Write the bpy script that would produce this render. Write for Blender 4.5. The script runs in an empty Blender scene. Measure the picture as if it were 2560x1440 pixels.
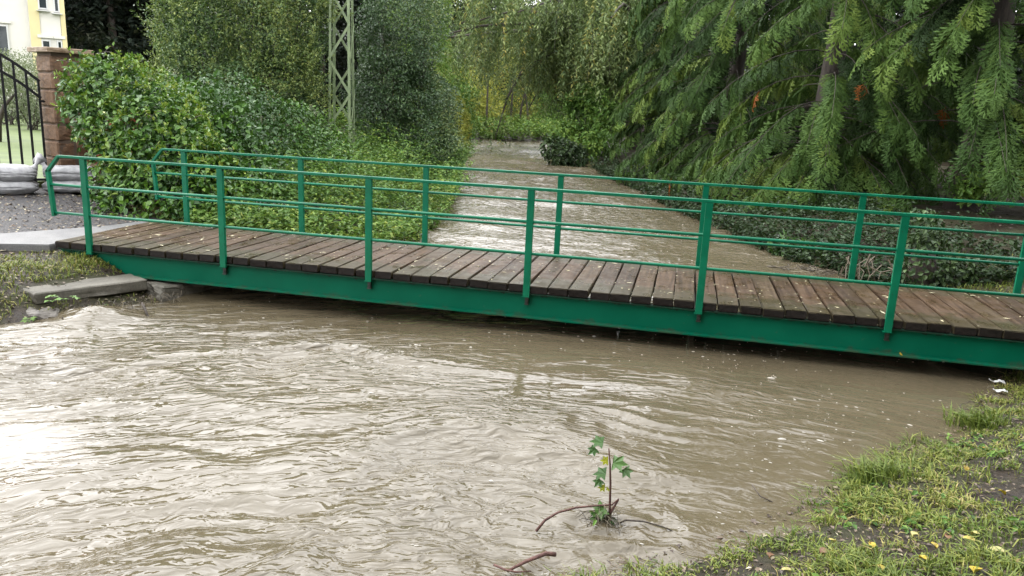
import bpy, bmesh, math
import numpy as np
from mathutils import Vector, Matrix

# ------------------------------------------------------------------ camera
SC = bpy.context.scene
COL = SC.collection
CAM = np.array([6.951, -7.959, 2.429])
YAW, PITCH, ROLL, FPX = -0.21174, 0.23022, 0.04665, 1950.0


def cam_axes():
    cy, sy, cp, sp = math.cos(YAW), math.sin(YAW), math.cos(PITCH), math.sin(PITCH)
    f = np.array([sy * cp, cy * cp, -sp])
    r = np.array([cy, -sy, 0.0])
    u = np.cross(r, f)
    c, s = math.cos(ROLL), math.sin(ROLL)
    return c * r + s * u, -s * r + c * u, f


AR, AU, AF = cam_axes()
cd = bpy.data.cameras.new("camera")
cd.sensor_width = 36.0
cd.lens = FPX / 2560.0 * 36.0
cd.clip_start = 0.05
cd.clip_end = 600.0
cam = bpy.data.objects.new("camera", cd)
COL.objects.link(cam)
M = Matrix.Identity(4)
for i in range(3):
    M[i][0], M[i][1], M[i][2], M[i][3] = AR[i], AU[i], -AF[i], CAM[i]
cam.matrix_world = M
SC.camera = cam

# ------------------------------------------------------------------ sky, sun, exposure (overcast day after rain)
SUN_EL, SUN_AZ = math.radians(46), math.radians(292)
world = bpy.data.worlds.new("World")
SC.world = world
world.use_nodes = True
nt = world.node_tree
nt.nodes.clear()
sky = nt.nodes.new("ShaderNodeTexSky")
sky.sky_type = 'NISHITA'
sky.sun_disc = False
sky.sun_elevation = SUN_EL
sky.sun_rotation = SUN_AZ
sky.air_density = 1.0
sky.dust_density = 3.0
sky.ozone_density = 1.0
hs = nt.nodes.new("ShaderNodeHueSaturation")
hs.inputs["Saturation"].default_value = 0.12
bg = nt.nodes.new("ShaderNodeBackground")
bg.inputs["Strength"].default_value = 0.15
wo = nt.nodes.new("ShaderNodeOutputWorld")
nt.links.new(sky.outputs[0], hs.inputs["Color"])
cloud = nt.nodes.new("ShaderNodeMix")          # even cloud cover over the clear-sky gradient
cloud.data_type = 'RGBA'
cloud.inputs[0].default_value = 0.92
cloud.inputs[7].default_value = (8.7, 8.75, 8.95, 1)
nt.links.new(hs.outputs[0], cloud.inputs[6])
nt.links.new(cloud.outputs[2], bg.inputs["Color"])
nt.links.new(bg.outputs[0], wo.inputs["Surface"])

sl = bpy.data.lights.new("sun", 'SUN')
sl.energy = 0.75
sl.angle = math.radians(85)
sl.color = (1.0, 0.98, 0.95)
sun = bpy.data.objects.new("sun", sl)
COL.objects.link(sun)
sd = Vector((math.sin(SUN_AZ) * math.cos(SUN_EL), math.cos(SUN_AZ) * math.cos(SUN_EL), math.sin(SUN_EL)))
sun.rotation_euler = sd.to_track_quat('Z', 'Y').to_euler()

SC.view_settings.view_transform = 'Standard'
SC.view_settings.look = 'None'
SC.view_settings.exposure = 1.78
SC.view_settings.gamma = 1.0
SC.view_settings.use_curve_mapping = False
SC.cycles.use_denoising = True
SC.cycles.max_bounces = 6
SC.cycles.diffuse_bounces = 2
SC.cycles.glossy_bounces = 3
SC.cycles.transmission_bounces = 3
SC.cycles.transparent_max_bounces = 4
SC.cycles.caustics_reflective = False
SC.cycles.caustics_refractive = False

# ------------------------------------------------------------------ helpers
RNG = np.random.default_rng(7)


def ray(x, y):
    return AF + (x - 1280.0) / FPX * AR - (y - 720.0) / FPX * AU


def atz(x, y, z):
    d = ray(x, y)
    return CAM + (z - CAM[2]) / d[2] * d


def aty(x, y, Y):
    d = ray(x, y)
    return CAM + (Y - CAM[1]) / d[1] * d


def at_depth(x, y, D):
    return CAM + D * ray(x, y)


def norm(a):
    a = np.asarray(a, float)
    return a / np.maximum(np.linalg.norm(a, axis=-1, keepdims=True), 1e-9)


_perm = np.random.default_rng(3).random((64, 256 * 256)).astype(np.float32)


def vnoise(x, y, seed=0):
    x = np.asarray(x, float); y = np.asarray(y, float)
    xi = np.floor(x).astype(np.int64); yi = np.floor(y).astype(np.int64)
    fx = x - xi; fy = y - yi
    fx = fx * fx * fx * (fx * (fx * 6 - 15) + 10); fy = fy * fy * fy * (fy * (fy * 6 - 15) + 10)
    T = _perm[seed % 64]

    def h(a, b):
        return T[((a * 73 + 19) & 255) * 256 + ((b * 151 + 7 + (a & 255) * 31) & 255)]
    v = (h(xi, yi) * (1 - fx) + h(xi + 1, yi) * fx) * (1 - fy) + (h(xi, yi + 1) * (1 - fx) + h(xi + 1, yi + 1) * fx) * fy
    return v * 2 - 1


def fbm(x, y, seed=0, octv=4, gain=0.5):
    s = 0; a = 1.0; t = 0
    for i in range(octv):
        s = s + a * vnoise(x * 2 ** i + i * 13.7, y * 2 ** i - i * 7.3, seed + i); t += a; a *= gain
    return s / t


def mesh_np(name, V, F, tint=None, smooth=False):
    """V (n,3); F one (m,k) int array or a list of such arrays; tint one value per face."""
    Fs = F if isinstance(F, list) else [F]
    Fs = [np.asarray(f, np.int32) for f in Fs if len(f)]
    me = bpy.data.meshes.new(name)
    V = np.ascontiguousarray(V, np.float32)
    me.vertices.add(len(V)); me.vertices.foreach_set("co", V.ravel())
    tot = np.concatenate([np.full(len(f), f.shape[1], np.int32) for f in Fs])
    idx = np.concatenate([f.ravel() for f in Fs])
    me.loops.add(len(idx)); me.loops.foreach_set("vertex_index", idx)
    me.polygons.add(len(tot))
    st = np.zeros(len(tot), np.int32); st[1:] = np.cumsum(tot)[:-1]
    me.polygons.foreach_set("loop_start", st)
    me.polygons.foreach_set("use_smooth", np.full(len(tot), smooth, bool))
    if tint is not None:
        a = me.attributes.new("tint", 'FLOAT', 'FACE')
        a.data.foreach_set("value", np.ascontiguousarray(tint, np.float32))
    me.update(calc_edges=True)
    return me


def link(name, me, mat=None, parent=None, loc=None, rot=None):
    o = bpy.data.objects.new(name, me)
    COL.objects.link(o)
    if mat is not None and me is not None and len(me.materials) == 0:
        me.materials.append(mat)
    if parent is not None:
        o.parent = parent
    if loc is not None:
        o.location = loc
    if rot is not None:
        o.rotation_euler = rot
    return o


def empty(name, loc=(0, 0, 0), rz=0.0):
    o = bpy.data.objects.new(name, None)
    COL.objects.link(o)
    o.location = loc
    o.rotation_euler = (0, 0, rz)
    o.empty_display_size = 0.2
    return o


def tag(o, label=None, cat=None, group=None, kind=None):
    if label: o["label"] = label
    if cat: o["category"] = cat
    if group: o["group"] = group
    if kind: o["kind"] = kind
    return o


class MB:
    """collects tubes, boxes and strips into one mesh"""
    def __init__(self):
        self.V = []; self.Q = []; self.T = []; self.n = 0; self.tq = []; self.tt = []

    def add(self, V, Q=(), T=(), tint=0.5):
        V = np.asarray(V, float).reshape(-1, 3)
        self.V.append(V)
        if len(Q): self.Q.append(np.asarray(Q) + self.n); self.tq += [tint] * len(Q)
        if len(T): self.T.append(np.asarray(T) + self.n); self.tt += [tint] * len(T)
        self.n += len(V)
        return self

    def box(self, c, s, R=None):
        sx, sy, sz = [a / 2 for a in s]
        P = np.array([[-sx, -sy, -sz], [sx, -sy, -sz], [sx, sy, -sz], [-sx, sy, -sz], [-sx, -sy, sz], [sx, -sy, sz], [sx, sy, sz], [-sx, sy, sz]])
        if R is not None: P = P @ np.asarray(R).T
        return self.add(P + np.asarray(c), [[0, 3, 2, 1], [4, 5, 6, 7], [0, 1, 5, 4], [1, 2, 6, 5], [2, 3, 7, 6], [3, 0, 4, 7]])

    def bar(self, a, b, w, h, up=(0, 0, 1)):
        a = np.asarray(a, float); b = np.asarray(b, float)
        x = norm(b - a); z = np.asarray(up, float); y = norm(np.cross(z, x)); z = np.cross(x, y)
        return self.box((a + b) / 2, (np.linalg.norm(b - a), w, h), np.stack([x, y, z], 1))

    def tube(self, P, r, n=6, tint=0.5, cap=True):
        P = np.asarray(P, float); m = len(P)
        r = np.broadcast_to(np.asarray(r, float), (m,))
        t = np.gradient(P, axis=0) if m > 1 else np.array([[0, 0, 1.]])
        t = norm(t)
        ref = np.array([0.13, 0.31, 0.94]) if abs(t[0, 2]) < 0.9 else np.array([0.9, 0.3, 0.1])
        a = norm(np.cross(t, ref)); b = np.cross(t, a)
        ang = np.arange(n) * 2 * math.pi / n
        V = P[:, None, :] + r[:, None, None] * (np.cos(ang)[None, :, None] * a[:, None, :] + np.sin(ang)[None, :, None] * b[:, None, :])
        Q = []
        for i in range(m - 1):
            for j in range(n):
                k = (j + 1) % n
                Q.append([i * n + j, i * n + k, (i + 1) * n + k, (i + 1) * n + j])
        V = V.reshape(-1, 3); T = []
        if cap:
            V = np.vstack([V, P[:1], P[-1:]])
            for j in range(n):
                k = (j + 1) % n
                T.append([m * n, k, j]); T.append([m * n + 1, (m - 1) * n + j, (m - 1) * n + k])
        return self.add(V, Q, T, tint)

    def mesh(self, name, smooth=False):
        F = []
        tint = []
        if self.Q: F.append(np.vstack(self.Q)); tint += self.tq
        if self.T: F.append(np.vstack(self.T)); tint += self.tt
        return mesh_np(name, np.vstack(self.V), F, tint, smooth)

    def build(self, name, mat, parent=None, smooth=False, loc=None, rot=None):
        return link(name, self.mesh(name, smooth), mat, parent, loc, rot)


def bevel_box(size, bev=0.01, seg=2, sub=0, rough=0.0, seed=0):
    bm = bmesh.new()
    bmesh.ops.create_cube(bm, size=1.0)
    bmesh.ops.scale(bm, vec=size, verts=bm.verts)
    if sub:
        bmesh.ops.subdivide_edges(bm, edges=bm.edges[:], cuts=sub, use_grid_fill=True)
    elif bev:
        bmesh.ops.bevel(bm, geom=bm.edges[:], offset=bev, segments=seg, affect='EDGES', profile=0.6)
    if rough:
        rg = np.random.default_rng(seed)
        for v in bm.verts:
            v.co += Vector(rg.normal(0, rough, 3))
    me = bpy.data.meshes.new("block")
    bm.to_mesh(me); bm.free()
    return me


# ---- leaves
def leaves(P, A, N, L, W, shape=0, fold=0.25, curl=0.0):
    """P base points, A leaf axis, N approx normal; returns V, faces, faces-per-leaf"""
    P = np.asarray(P, float); n = len(P)
    A = norm(A); S = norm(np.cross(N, A)); Nn = np.cross(A, S)
    L = np.broadcast_to(L, (n,))[:, None]; W = np.broadcast_to(W, (n,))[:, None]
    if shape == 0:      # folded rhombus
        mid = P + A * L * 0.45
        up = Nn * W * fold
        V = np.stack([P, mid + S * W * 0.5 + up, P + A * L - Nn * L * curl, mid - S * W * 0.5 + up], 1)
        F = np.array([[0, 1, 2], [0, 2, 3]])
    else:               # ovate, two folded quads
        up = Nn * W * fold
        a1 = P + A * L * 0.22; a2 = P + A * L * 0.62
        V = np.stack([P, a1 + S * W * 0.46 + up, a2 + S * W * 0.40 + up * 0.8 - Nn * L * curl * 0.4, P + A * L - Nn * L * curl,
                      a2 - S * W * 0.40 + up * 0.8 - Nn * L * curl * 0.4, a1 - S * W * 0.46 + up], 1)
        F = np.array([[0, 1, 2, 3], [0, 3, 4, 5]])
    k = V.shape[1]
    Fall = (np.arange(n)[:, None, None] * k + F[None]).reshape(-1, F.shape[1])
    return V.reshape(-1, 3), Fall, F.shape[0]


def leaf_mesh(name, P, A, N, L, W, tint, shape=0, fold=0.25, curl=0.0):
    V, F, k = leaves(P, A, N, L, W, shape, fold, curl)
    return mesh_np(name, V, F, np.repeat(tint, k))


def rand_dir(n, rng=RNG):
    return norm(rng.normal(size=(n, 3)))


def shell_points(E, n, rin=0.72, rout=1.03, bump=0.12, bscale=2.2, cull=0.68, rng=RNG, zmin=-9):
    """points in the outer shell of a union of ellipsoids with a lumpy outline; also outward normals and depth 0..1"""
    E = np.asarray(E, float)
    vol = np.cbrt(E[:, 3] * E[:, 4] * E[:, 5]) ** 2
    which = rng.choice(len(E), n, p=vol / vol.sum())
    d = rand_dir(n, rng)
    q = rng.random(n)
    rr = rin + (rout - rin) * q ** 0.6
    c = E[which, :3]; ra = E[which, 3:6]
    ww = c + d * ra
    lump = 1 + bump * (vnoise(ww[:, 0] * bscale + ww[:, 2] * 1.7, ww[:, 1] * bscale - ww[:, 2] * 1.3, 5) + 0.6 * vnoise(ww[:, 0] * bscale * 2.3 - ww[:, 2] * 3, ww[:, 2] * bscale * 2.3 + ww[:, 1] * 2, 9))
    P = c + d * ra * (rr * lump)[:, None]
    keep = P[:, 2] > zmin
    for i in range(len(E)):
        m = (((P - E[i, :3]) / E[i, 3:6]) ** 2).sum(1) < cull ** 2
        keep &= ~(m & (which != i))
    N = norm(d / ra)
    return P[keep], N[keep], rr[keep]


# ------------------------------------------------------------------ materials
def new_mat(name):
    m = bpy.data.materials.new(name)
    m.use_nodes = True
    n = m.node_tree.nodes
    b = n["Principled BSDF"]
    return m, m.node_tree, b


def N_(nt, t, **kw):
    n = nt.nodes.new(t)
    for k, v in kw.items():
        setattr(n, k, v)
    return n


def ramp(nt, stops, fac=None, interp='LINEAR'):
    r = nt.nodes.new("ShaderNodeValToRGB")
    r.color_ramp.interpolation = interp
    el = r.color_ramp.elements
    while len(el) > 1: el.remove(el[0])
    el[0].position = stops[0][0]; el[0].color = (*stops[0][1], 1)
    for p, c in stops[1:]:
        e = el.new(p); e.color = (*c, 1)
    if fac is not None: nt.links.new(fac, r.inputs[0])
    return r


def noise(nt, scale, detail=4, rough=0.55, vec=None, dist=0.0):
    n = nt.nodes.new("ShaderNodeTexNoise")
    n.inputs["Scale"].default_value = scale
    n.inputs["Detail"].default_value = detail
    n.inputs["Roughness"].default_value = rough
    n.inputs["Distortion"].default_value = dist
    if vec is not None: nt.links.new(vec, n.inputs["Vector"])
    return n


def mixc(nt, a, b, fac, blend='MIX'):
    m = nt.nodes.new("ShaderNodeMix")
    m.data_type = 'RGBA'; m.blend_type = blend
    for s, v in ((m.inputs[0], fac), (m.inputs[6], a), (m.inputs[7], b)):
        if hasattr(v, "links"): nt.links.new(v, s)
        elif isinstance(v, (int, float)): s.default_value = v
        else: s.default_value = (*v, 1)
    return m.outputs[2]


def math_(nt, op, a, b=None, clamp=False):
    m = nt.nodes.new("ShaderNodeMath"); m.operation = op; m.use_clamp = clamp
    for s, v in zip(m.inputs, (a, b)):
        if v is None: continue
        if hasattr(v, "links"): nt.links.new(v, s)
        else: s.default_value = v
    return m.outputs[0]


def bump(nt, b, h, strength=0.3, dist=0.02):
    n = nt.nodes.new("ShaderNodeBump")
    n.inputs["Strength"].default_value = strength
    n.inputs["Distance"].default_value = dist
    nt.links.new(h, n.inputs["Height"])
    nt.links.new(n.outputs[0], b.inputs["Normal"])
    return n


def leaf_mat(name, stops, rough=0.42, trans=0.25, spec=0.5):
    m, t, b = new_mat(name)
    at = N_(t, "ShaderNodeAttribute", attribute_name="tint")
    r = ramp(t, stops, at.outputs["Fac"])
    t.links.new(r.outputs[0], b.inputs["Base Color"])
    b.inputs["Roughness"].default_value = rough
    b.inputs["Specular IOR Level"].default_value = spec
    if trans > 0:
        tr = t.nodes.new("ShaderNodeBsdfTranslucent")
        bright = mixc(t, r.outputs[0], (0.10, 0.16, 0.01), 0.3)
        t.links.new(bright, tr.inputs["Color"])
        mx = t.nodes.new("ShaderNodeMixShader")
        mx.inputs[0].default_value = trans
        t.links.new(b.outputs[0], mx.inputs[1]); t.links.new(tr.outputs[0], mx.inputs[2])
        t.links.new(mx.outputs[0], t.nodes["Material Output"].inputs[0])
    return m


def plain(name, col, rough=0.6, metal=0.0, nscale=None, namt=0.25, bmp=0.0, col2=None, coord="Object", spec=0.5):
    m, t, b = new_mat(name)
    b.inputs["Roughness"].default_value = rough
    b.inputs["Metallic"].default_value = metal
    b.inputs["Specular IOR Level"].default_value = spec
    if nscale:
        tc = N_(t, "ShaderNodeTexCoord")
        n = noise(t, nscale, 6, 0.6, tc.outputs[coord])
        c2 = col2 if col2 else tuple(c * (1 - namt) for c in col)
        r = ramp(t, [(0.35, c2), (0.65, col)], n.outputs[0])
        t.links.new(r.outputs[0], b.inputs["Base Color"])
        if bmp: bump(t, b, n.outputs[0], bmp, 0.02)
    else:
        b.inputs["Base Color"].default_value = (*col, 1)
    return m


def mat_paint():
    m, t, b = new_mat("green_paint")
    tc = N_(t, "ShaderNodeTexCoord")
    n1 = noise(t, 3.0, 5, 0.6, tc.outputs["Object"])
    n2 = noise(t, 38.0, 4, 0.6, tc.outputs["Object"])
    c = ramp(t, [(0.3, (0.0008, 0.084, 0.042)), (0.7, (0.0025, 0.142, 0.070))], n1.outputs[0])
    # small chips and rust specks
    sp = ramp(t, [(0.64, (0, 0, 0)), (0.70, (1, 1, 1))], n2.outputs[0])
    c2 = mixc(t, c.outputs[0], (0.05, 0.035, 0.02), math_(t, 'MULTIPLY', sp.outputs[0], 0.55))
    t.links.new(c2, b.inputs["Base Color"])
    rr = ramp(t, [(0.3, (0.28,) * 3), (0.7, (0.46,) * 3)], n1.outputs[0])
    t.links.new(rr.outputs[0], b.inputs["Roughness"])
    b.inputs["Specular IOR Level"].default_value = 0.22
    bump(t, b, n2.outputs[0], 0.06, 0.01)
    return m


def mat_girder():
    m, t, b = new_mat("girder_paint")
    tc = N_(t, "ShaderNodeTexCoord")
    n1 = noise(t, 2.2, 5, 0.6, tc.outputs["Object"])
    mp = N_(t, "ShaderNodeMapping"); mp.inputs["Scale"].default_value = (5.5, 1, 1.6)
    t.links.new(tc.outputs["Object"], mp.inputs[0])
    drip = noise(t, 1.6, 6, 0.62, mp.outputs[0])
    sx = N_(t, "ShaderNodeSeparateXYZ"); t.links.new(tc.outputs["Object"], sx.inputs[0])
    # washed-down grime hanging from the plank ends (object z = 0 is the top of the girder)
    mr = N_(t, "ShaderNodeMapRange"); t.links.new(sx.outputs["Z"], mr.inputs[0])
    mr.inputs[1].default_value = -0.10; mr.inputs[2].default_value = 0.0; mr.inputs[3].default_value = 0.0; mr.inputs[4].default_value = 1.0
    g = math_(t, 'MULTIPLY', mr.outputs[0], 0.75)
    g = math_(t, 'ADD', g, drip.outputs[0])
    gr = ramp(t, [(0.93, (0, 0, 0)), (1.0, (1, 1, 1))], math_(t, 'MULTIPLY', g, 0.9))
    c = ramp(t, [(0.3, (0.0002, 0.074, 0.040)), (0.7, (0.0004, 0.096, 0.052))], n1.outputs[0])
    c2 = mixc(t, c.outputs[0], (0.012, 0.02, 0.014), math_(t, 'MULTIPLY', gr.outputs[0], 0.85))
    n3 = noise(t, 17.0, 5, 0.7, tc.outputs["Object"])
    sp = ramp(t, [(0.63, (0, 0, 0)), (0.69, (1, 1, 1))], n3.outputs[0])
    c3 = mixc(t, c2, (0.06, 0.09, 0.06), math_(t, 'MULTIPLY', sp.outputs[0], 0.4))
    # flood splashes along the lower edge
    mr2 = N_(t, "ShaderNodeMapRange"); t.links.new(sx.outputs["Z"], mr2.inputs[0])
    mr2.inputs[1].default_value = -0.27; mr2.inputs[2].default_value = -0.13; mr2.inputs[3].default_value = 0.42; mr2.inputs[4].default_value = 0.0
    n4 = noise(t, 6.0, 6, 0.7, tc.outputs["Object"])
    sp2 = ramp(t, [(0.84, (0, 0, 0)), (1.0, (1, 1, 1))], math_(t, 'ADD', n4.outputs[0], mr2.outputs[0]))
    c3 = mixc(t, c3, (0.055, 0.043, 0.026), math_(t, 'MULTIPLY', sp2.outputs[0], 0.55))
    t.links.new(c3, b.inputs["Base Color"])
    rr = ramp(t, [(0.3, (0.32,) * 3), (0.7, (0.5,) * 3)], n1.outputs[0])
    t.links.new(rr.outputs[0], b.inputs["Roughness"])
    b.inputs["Specular IOR Level"].default_value = 0.12
    bump(t, b, n1.outputs[0], 0.08, 0.02)
    return m


def mat_plank():
    m, t, b = new_mat("wet_plank")
    tc = N_(t, "ShaderNodeTexCoord")
    oi = N_(t, "ShaderNodeObjectInfo")
    mp = N_(t, "ShaderNodeMapping"); mp.inputs["Scale"].default_value = (26, 1.3, 26)
    ad = N_(t, "ShaderNodeVectorMath", operation='ADD')
    sc = N_(t, "ShaderNodeVectorMath", operation='SCALE'); sc.inputs["Scale"].default_value = 37.0
    cx = N_(t, "ShaderNodeCombineXYZ"); t.links.new(oi.outputs["Random"], cx.inputs[0]); t.links.new(oi.outputs["Random"], cx.inputs[1])
    t.links.new(cx.outputs[0], sc.inputs[0])
    t.links.new(tc.outputs["Object"], ad.inputs[0]); t.links.new(sc.outputs[0], ad.inputs[1])
    t.links.new(ad.outputs[0], mp.inputs[0])
    g = noise(t, 1.0, 6, 0.65, mp.outputs[0], 0.6)
    big = noise(t, 2.4, 4, 0.6, ad.outputs[0])
    c = ramp(t, [(0.25, (0.019, 0.0125, 0.0085)), (0.5, (0.056, 0.040, 0.0275)), (0.75, (0.100, 0.075, 0.054))], g.outputs[0])
    tone = ramp(t, [(0.0, (0.72, 0.66, 0.6)), (0.35, (1.0, 0.88, 0.78)), (0.7, (1.08, 0.96, 0.84)), (1.0, (0.98, 0.98, 0.82))], oi.outputs["Random"])
    c2 = mixc(t, c.outputs[0], tone.outputs[0], 1.0, 'MULTIPLY')
    # reddish remains of old stain, greenish algae near the ends
    rd = ramp(t, [(0.58, (0, 0, 0)), (0.72, (1, 1, 1))], big.outputs[0])
    c3 = mixc(t, c2, (0.085, 0.036, 0.022), math_(t, 'MULTIPLY', rd.outputs[0], 0.2))
    sx = N_(t, "ShaderNodeSeparateXYZ"); t.links.new(tc.outputs["Object"], sx.inputs[0])
    e = math_(t, 'ABSOLUTE', sx.outputs["Y"])
    alg = noise(t, 7.0, 4, 0.65, ad.outputs[0])
    e2 = math_(t, 'ADD', math_(t, 'MULTIPLY', e, 0.9), math_(t, 'MULTIPLY', alg.outputs[0], 0.9))
    er = ramp(t, [(1.06, (0, 0, 0)), (1.0, (0, 0, 0))], e2)
    er.color_ramp.elements[0].position = 0.86; er.color_ramp.elements[1].position = 1.0
    er.color_ramp.elements[1].color = (1, 1, 1, 1)
    e3 = math_(t, 'MULTIPLY', er.outputs[0], 0.6)
    c4 = mixc(t, c3, (0.034, 0.033, 0.016), e3)
    t.links.new(c4, b.inputs["Base Color"])
    wet = noise(t, 5.0, 5, 0.6, ad.outputs[0])
    rr = ramp(t, [(0.35, (0.22,) * 3), (0.65, (0.6,) * 3)], wet.outputs[0])
    t.links.new(rr.outputs[0], b.inputs["Roughness"])
    b.inputs["Specular IOR Level"].default_value = 0.13
    bump(t, b, g.outputs[0], 0.35, 0.01)
    return m


def mat_water():
    m, t, b = new_mat("muddy_water")
    tc = N_(t, "ShaderNodeTexCoord")
    geo = tc.outputs["Object"]
    n1 = noise(t, 0.6, 4, 0.6, geo, 0.8)
    c = ramp(t, [(0.3, (0.077, 0.063, 0.038)), (0.7, (0.096, 0.079, 0.050))], n1.outputs[0])
    t.links.new(c.outputs[0], b.inputs["Base Color"])
    b.inputs["Roughness"].default_value = 0.045
    b.inputs["IOR"].default_value = 1.33
    b.inputs["Specular IOR Level"].default_value = 0.9
    fl_ = N_(t, "ShaderNodeAttribute", attribute_name="flow")
    mp = N_(t, "ShaderNodeMapping"); mp.inputs["Scale"].default_value = (4.6, 12.5, 1)
    wp = noise(t, 1.4, 3, 0.5, fl_.outputs["Vector"])
    av = N_(t, "ShaderNodeVectorMath", operation='MULTIPLY_ADD')
    t.links.new(wp.outputs["Color"], av.inputs[0]); av.inputs[1].default_value = (0.5, 0.3, 0); t.links.new(fl_.outputs["Vector"], av.inputs[2])
    t.links.new(av.outputs[0], mp.inputs[0])
    n2 = noise(t, 1.0, 2, 0.5, mp.outputs[0], 0.6)
    amp = N_(t, "ShaderNodeAttribute", attribute_name="chop")
    h = math_(t, 'MULTIPLY', n2.outputs[0], amp.outputs["Fac"])
    bn = bump(t, b, h, 1.0, 0.028)
    return m


def mat_ground():
    m, t, b = new_mat("wet_soil")
    tc = N_(t, "ShaderNodeTexCoord")
    n1 = noise(t, 1.1, 5, 0.6, tc.outputs["Object"])
    n2 = noise(t, 22, 6, 0.7, tc.outputs["Object"])
    c = ramp(t, [(0.3, (0.007, 0.005, 0.0035)), (0.5, (0.020, 0.0135, 0.009)), (0.72, (0.050, 0.036, 0.024))], n2.outputs[0])
    c2 = mixc(t, c.outputs[0], (0.035, 0.042, 0.014), math_(t, 'MULTIPLY', ramp(t, [(0.45, (0, 0, 0)), (0.6, (1, 1, 1))], n1.outputs[0]).outputs[0], 0.5))
    t.links.new(c2, b.inputs["Base Color"])
    rr = ramp(t, [(0.4, (0.3,) * 3), (0.6, (0.8,) * 3)], n1.outputs[0])
    t.links.new(rr.outputs[0], b.inputs["Roughness"])
    b.inputs["Specular IOR Level"].default_value = 0.22
    bump(t, b, n2.outputs[0], 0.8, 0.03)
    return m


def mat_gravel():
    m, t, b = new_mat("wet_gravel")
    tc = N_(t, "ShaderNodeTexCoord")
    v = N_(t, "ShaderNodeTexVoronoi"); v.inputs["Scale"].default_value = 42
    t.links.new(tc.outputs["Object"], v.inputs["Vector"])
    n1 = noise(t, 3.0, 5, 0.6, tc.outputs["Object"])
    c = ramp(t, [(0.0, (0.008, 0.008, 0.010)), (0.5, (0.028, 0.028, 0.032)), (0.8, (0.06, 0.06, 0.064)), (1.0, (0.13, 0.125, 0.12))], v.outputs["Color"])
    c2 = mixc(t, c.outputs[0], (0.05, 0.042, 0.034), math_(t, 'MULTIPLY', n1.outputs[0], 0.5))
    t.links.new(c2, b.inputs["Base Color"])
    b.inputs["Roughness"].default_value = 0.55
    b.inputs["Specular IOR Level"].default_value = 0.25
    bump(t, b, v.outputs["Distance"], 0.9, 0.02)
    return m


def mat_concrete(name="wet_concrete", c0=(0.095, 0.095, 0.098), c1=(0.17, 0.168, 0.165), rough=0.5):
    m, t, b = new_mat(name)
    tc = N_(t, "ShaderNodeTexCoord")
    n1 = noise(t, 2.5, 6, 0.65, tc.outputs["Object"])
    n2 = noise(t, 55, 4, 0.7, tc.outputs["Object"])
    c = ramp(t, [(0.3, c0), (0.7, c1)], n1.outputs[0])
    c2 = mixc(t, c.outputs[0], ramp(t, [(0.3, (0.6, 0.6, 0.6)), (0.7, (1.15, 1.15, 1.15))], n2.outputs[0]).outputs[0], 1.0, 'MULTIPLY')
    t.links.new(c2, b.inputs["Base Color"])
    b.inputs["Roughness"].default_value = rough
    bump(t, b, n2.outputs[0], 0.4, 0.01)
    return m


def mat_bark(name, c0, c1):
    m, t, b = new_mat(name)
    tc = N_(t, "ShaderNodeTexCoord")
    mp = N_(t, "ShaderNodeMapping"); mp.inputs["Scale"].default_value = (9, 9, 1.6)
    t.links.new(tc.outputs["Object"], mp.inputs[0])
    n = noise(t, 1.5, 6, 0.7, mp.outputs[0])
    c = ramp(t, [(0.3, c0), (0.7, c1)], n.outputs[0])
    t.links.new(c.outputs[0], b.inputs["Base Color"])
    b.inputs["Roughness"].default_value = 0.75
    bump(t, b, n.outputs[0], 0.8, 0.04)
    return m


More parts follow.
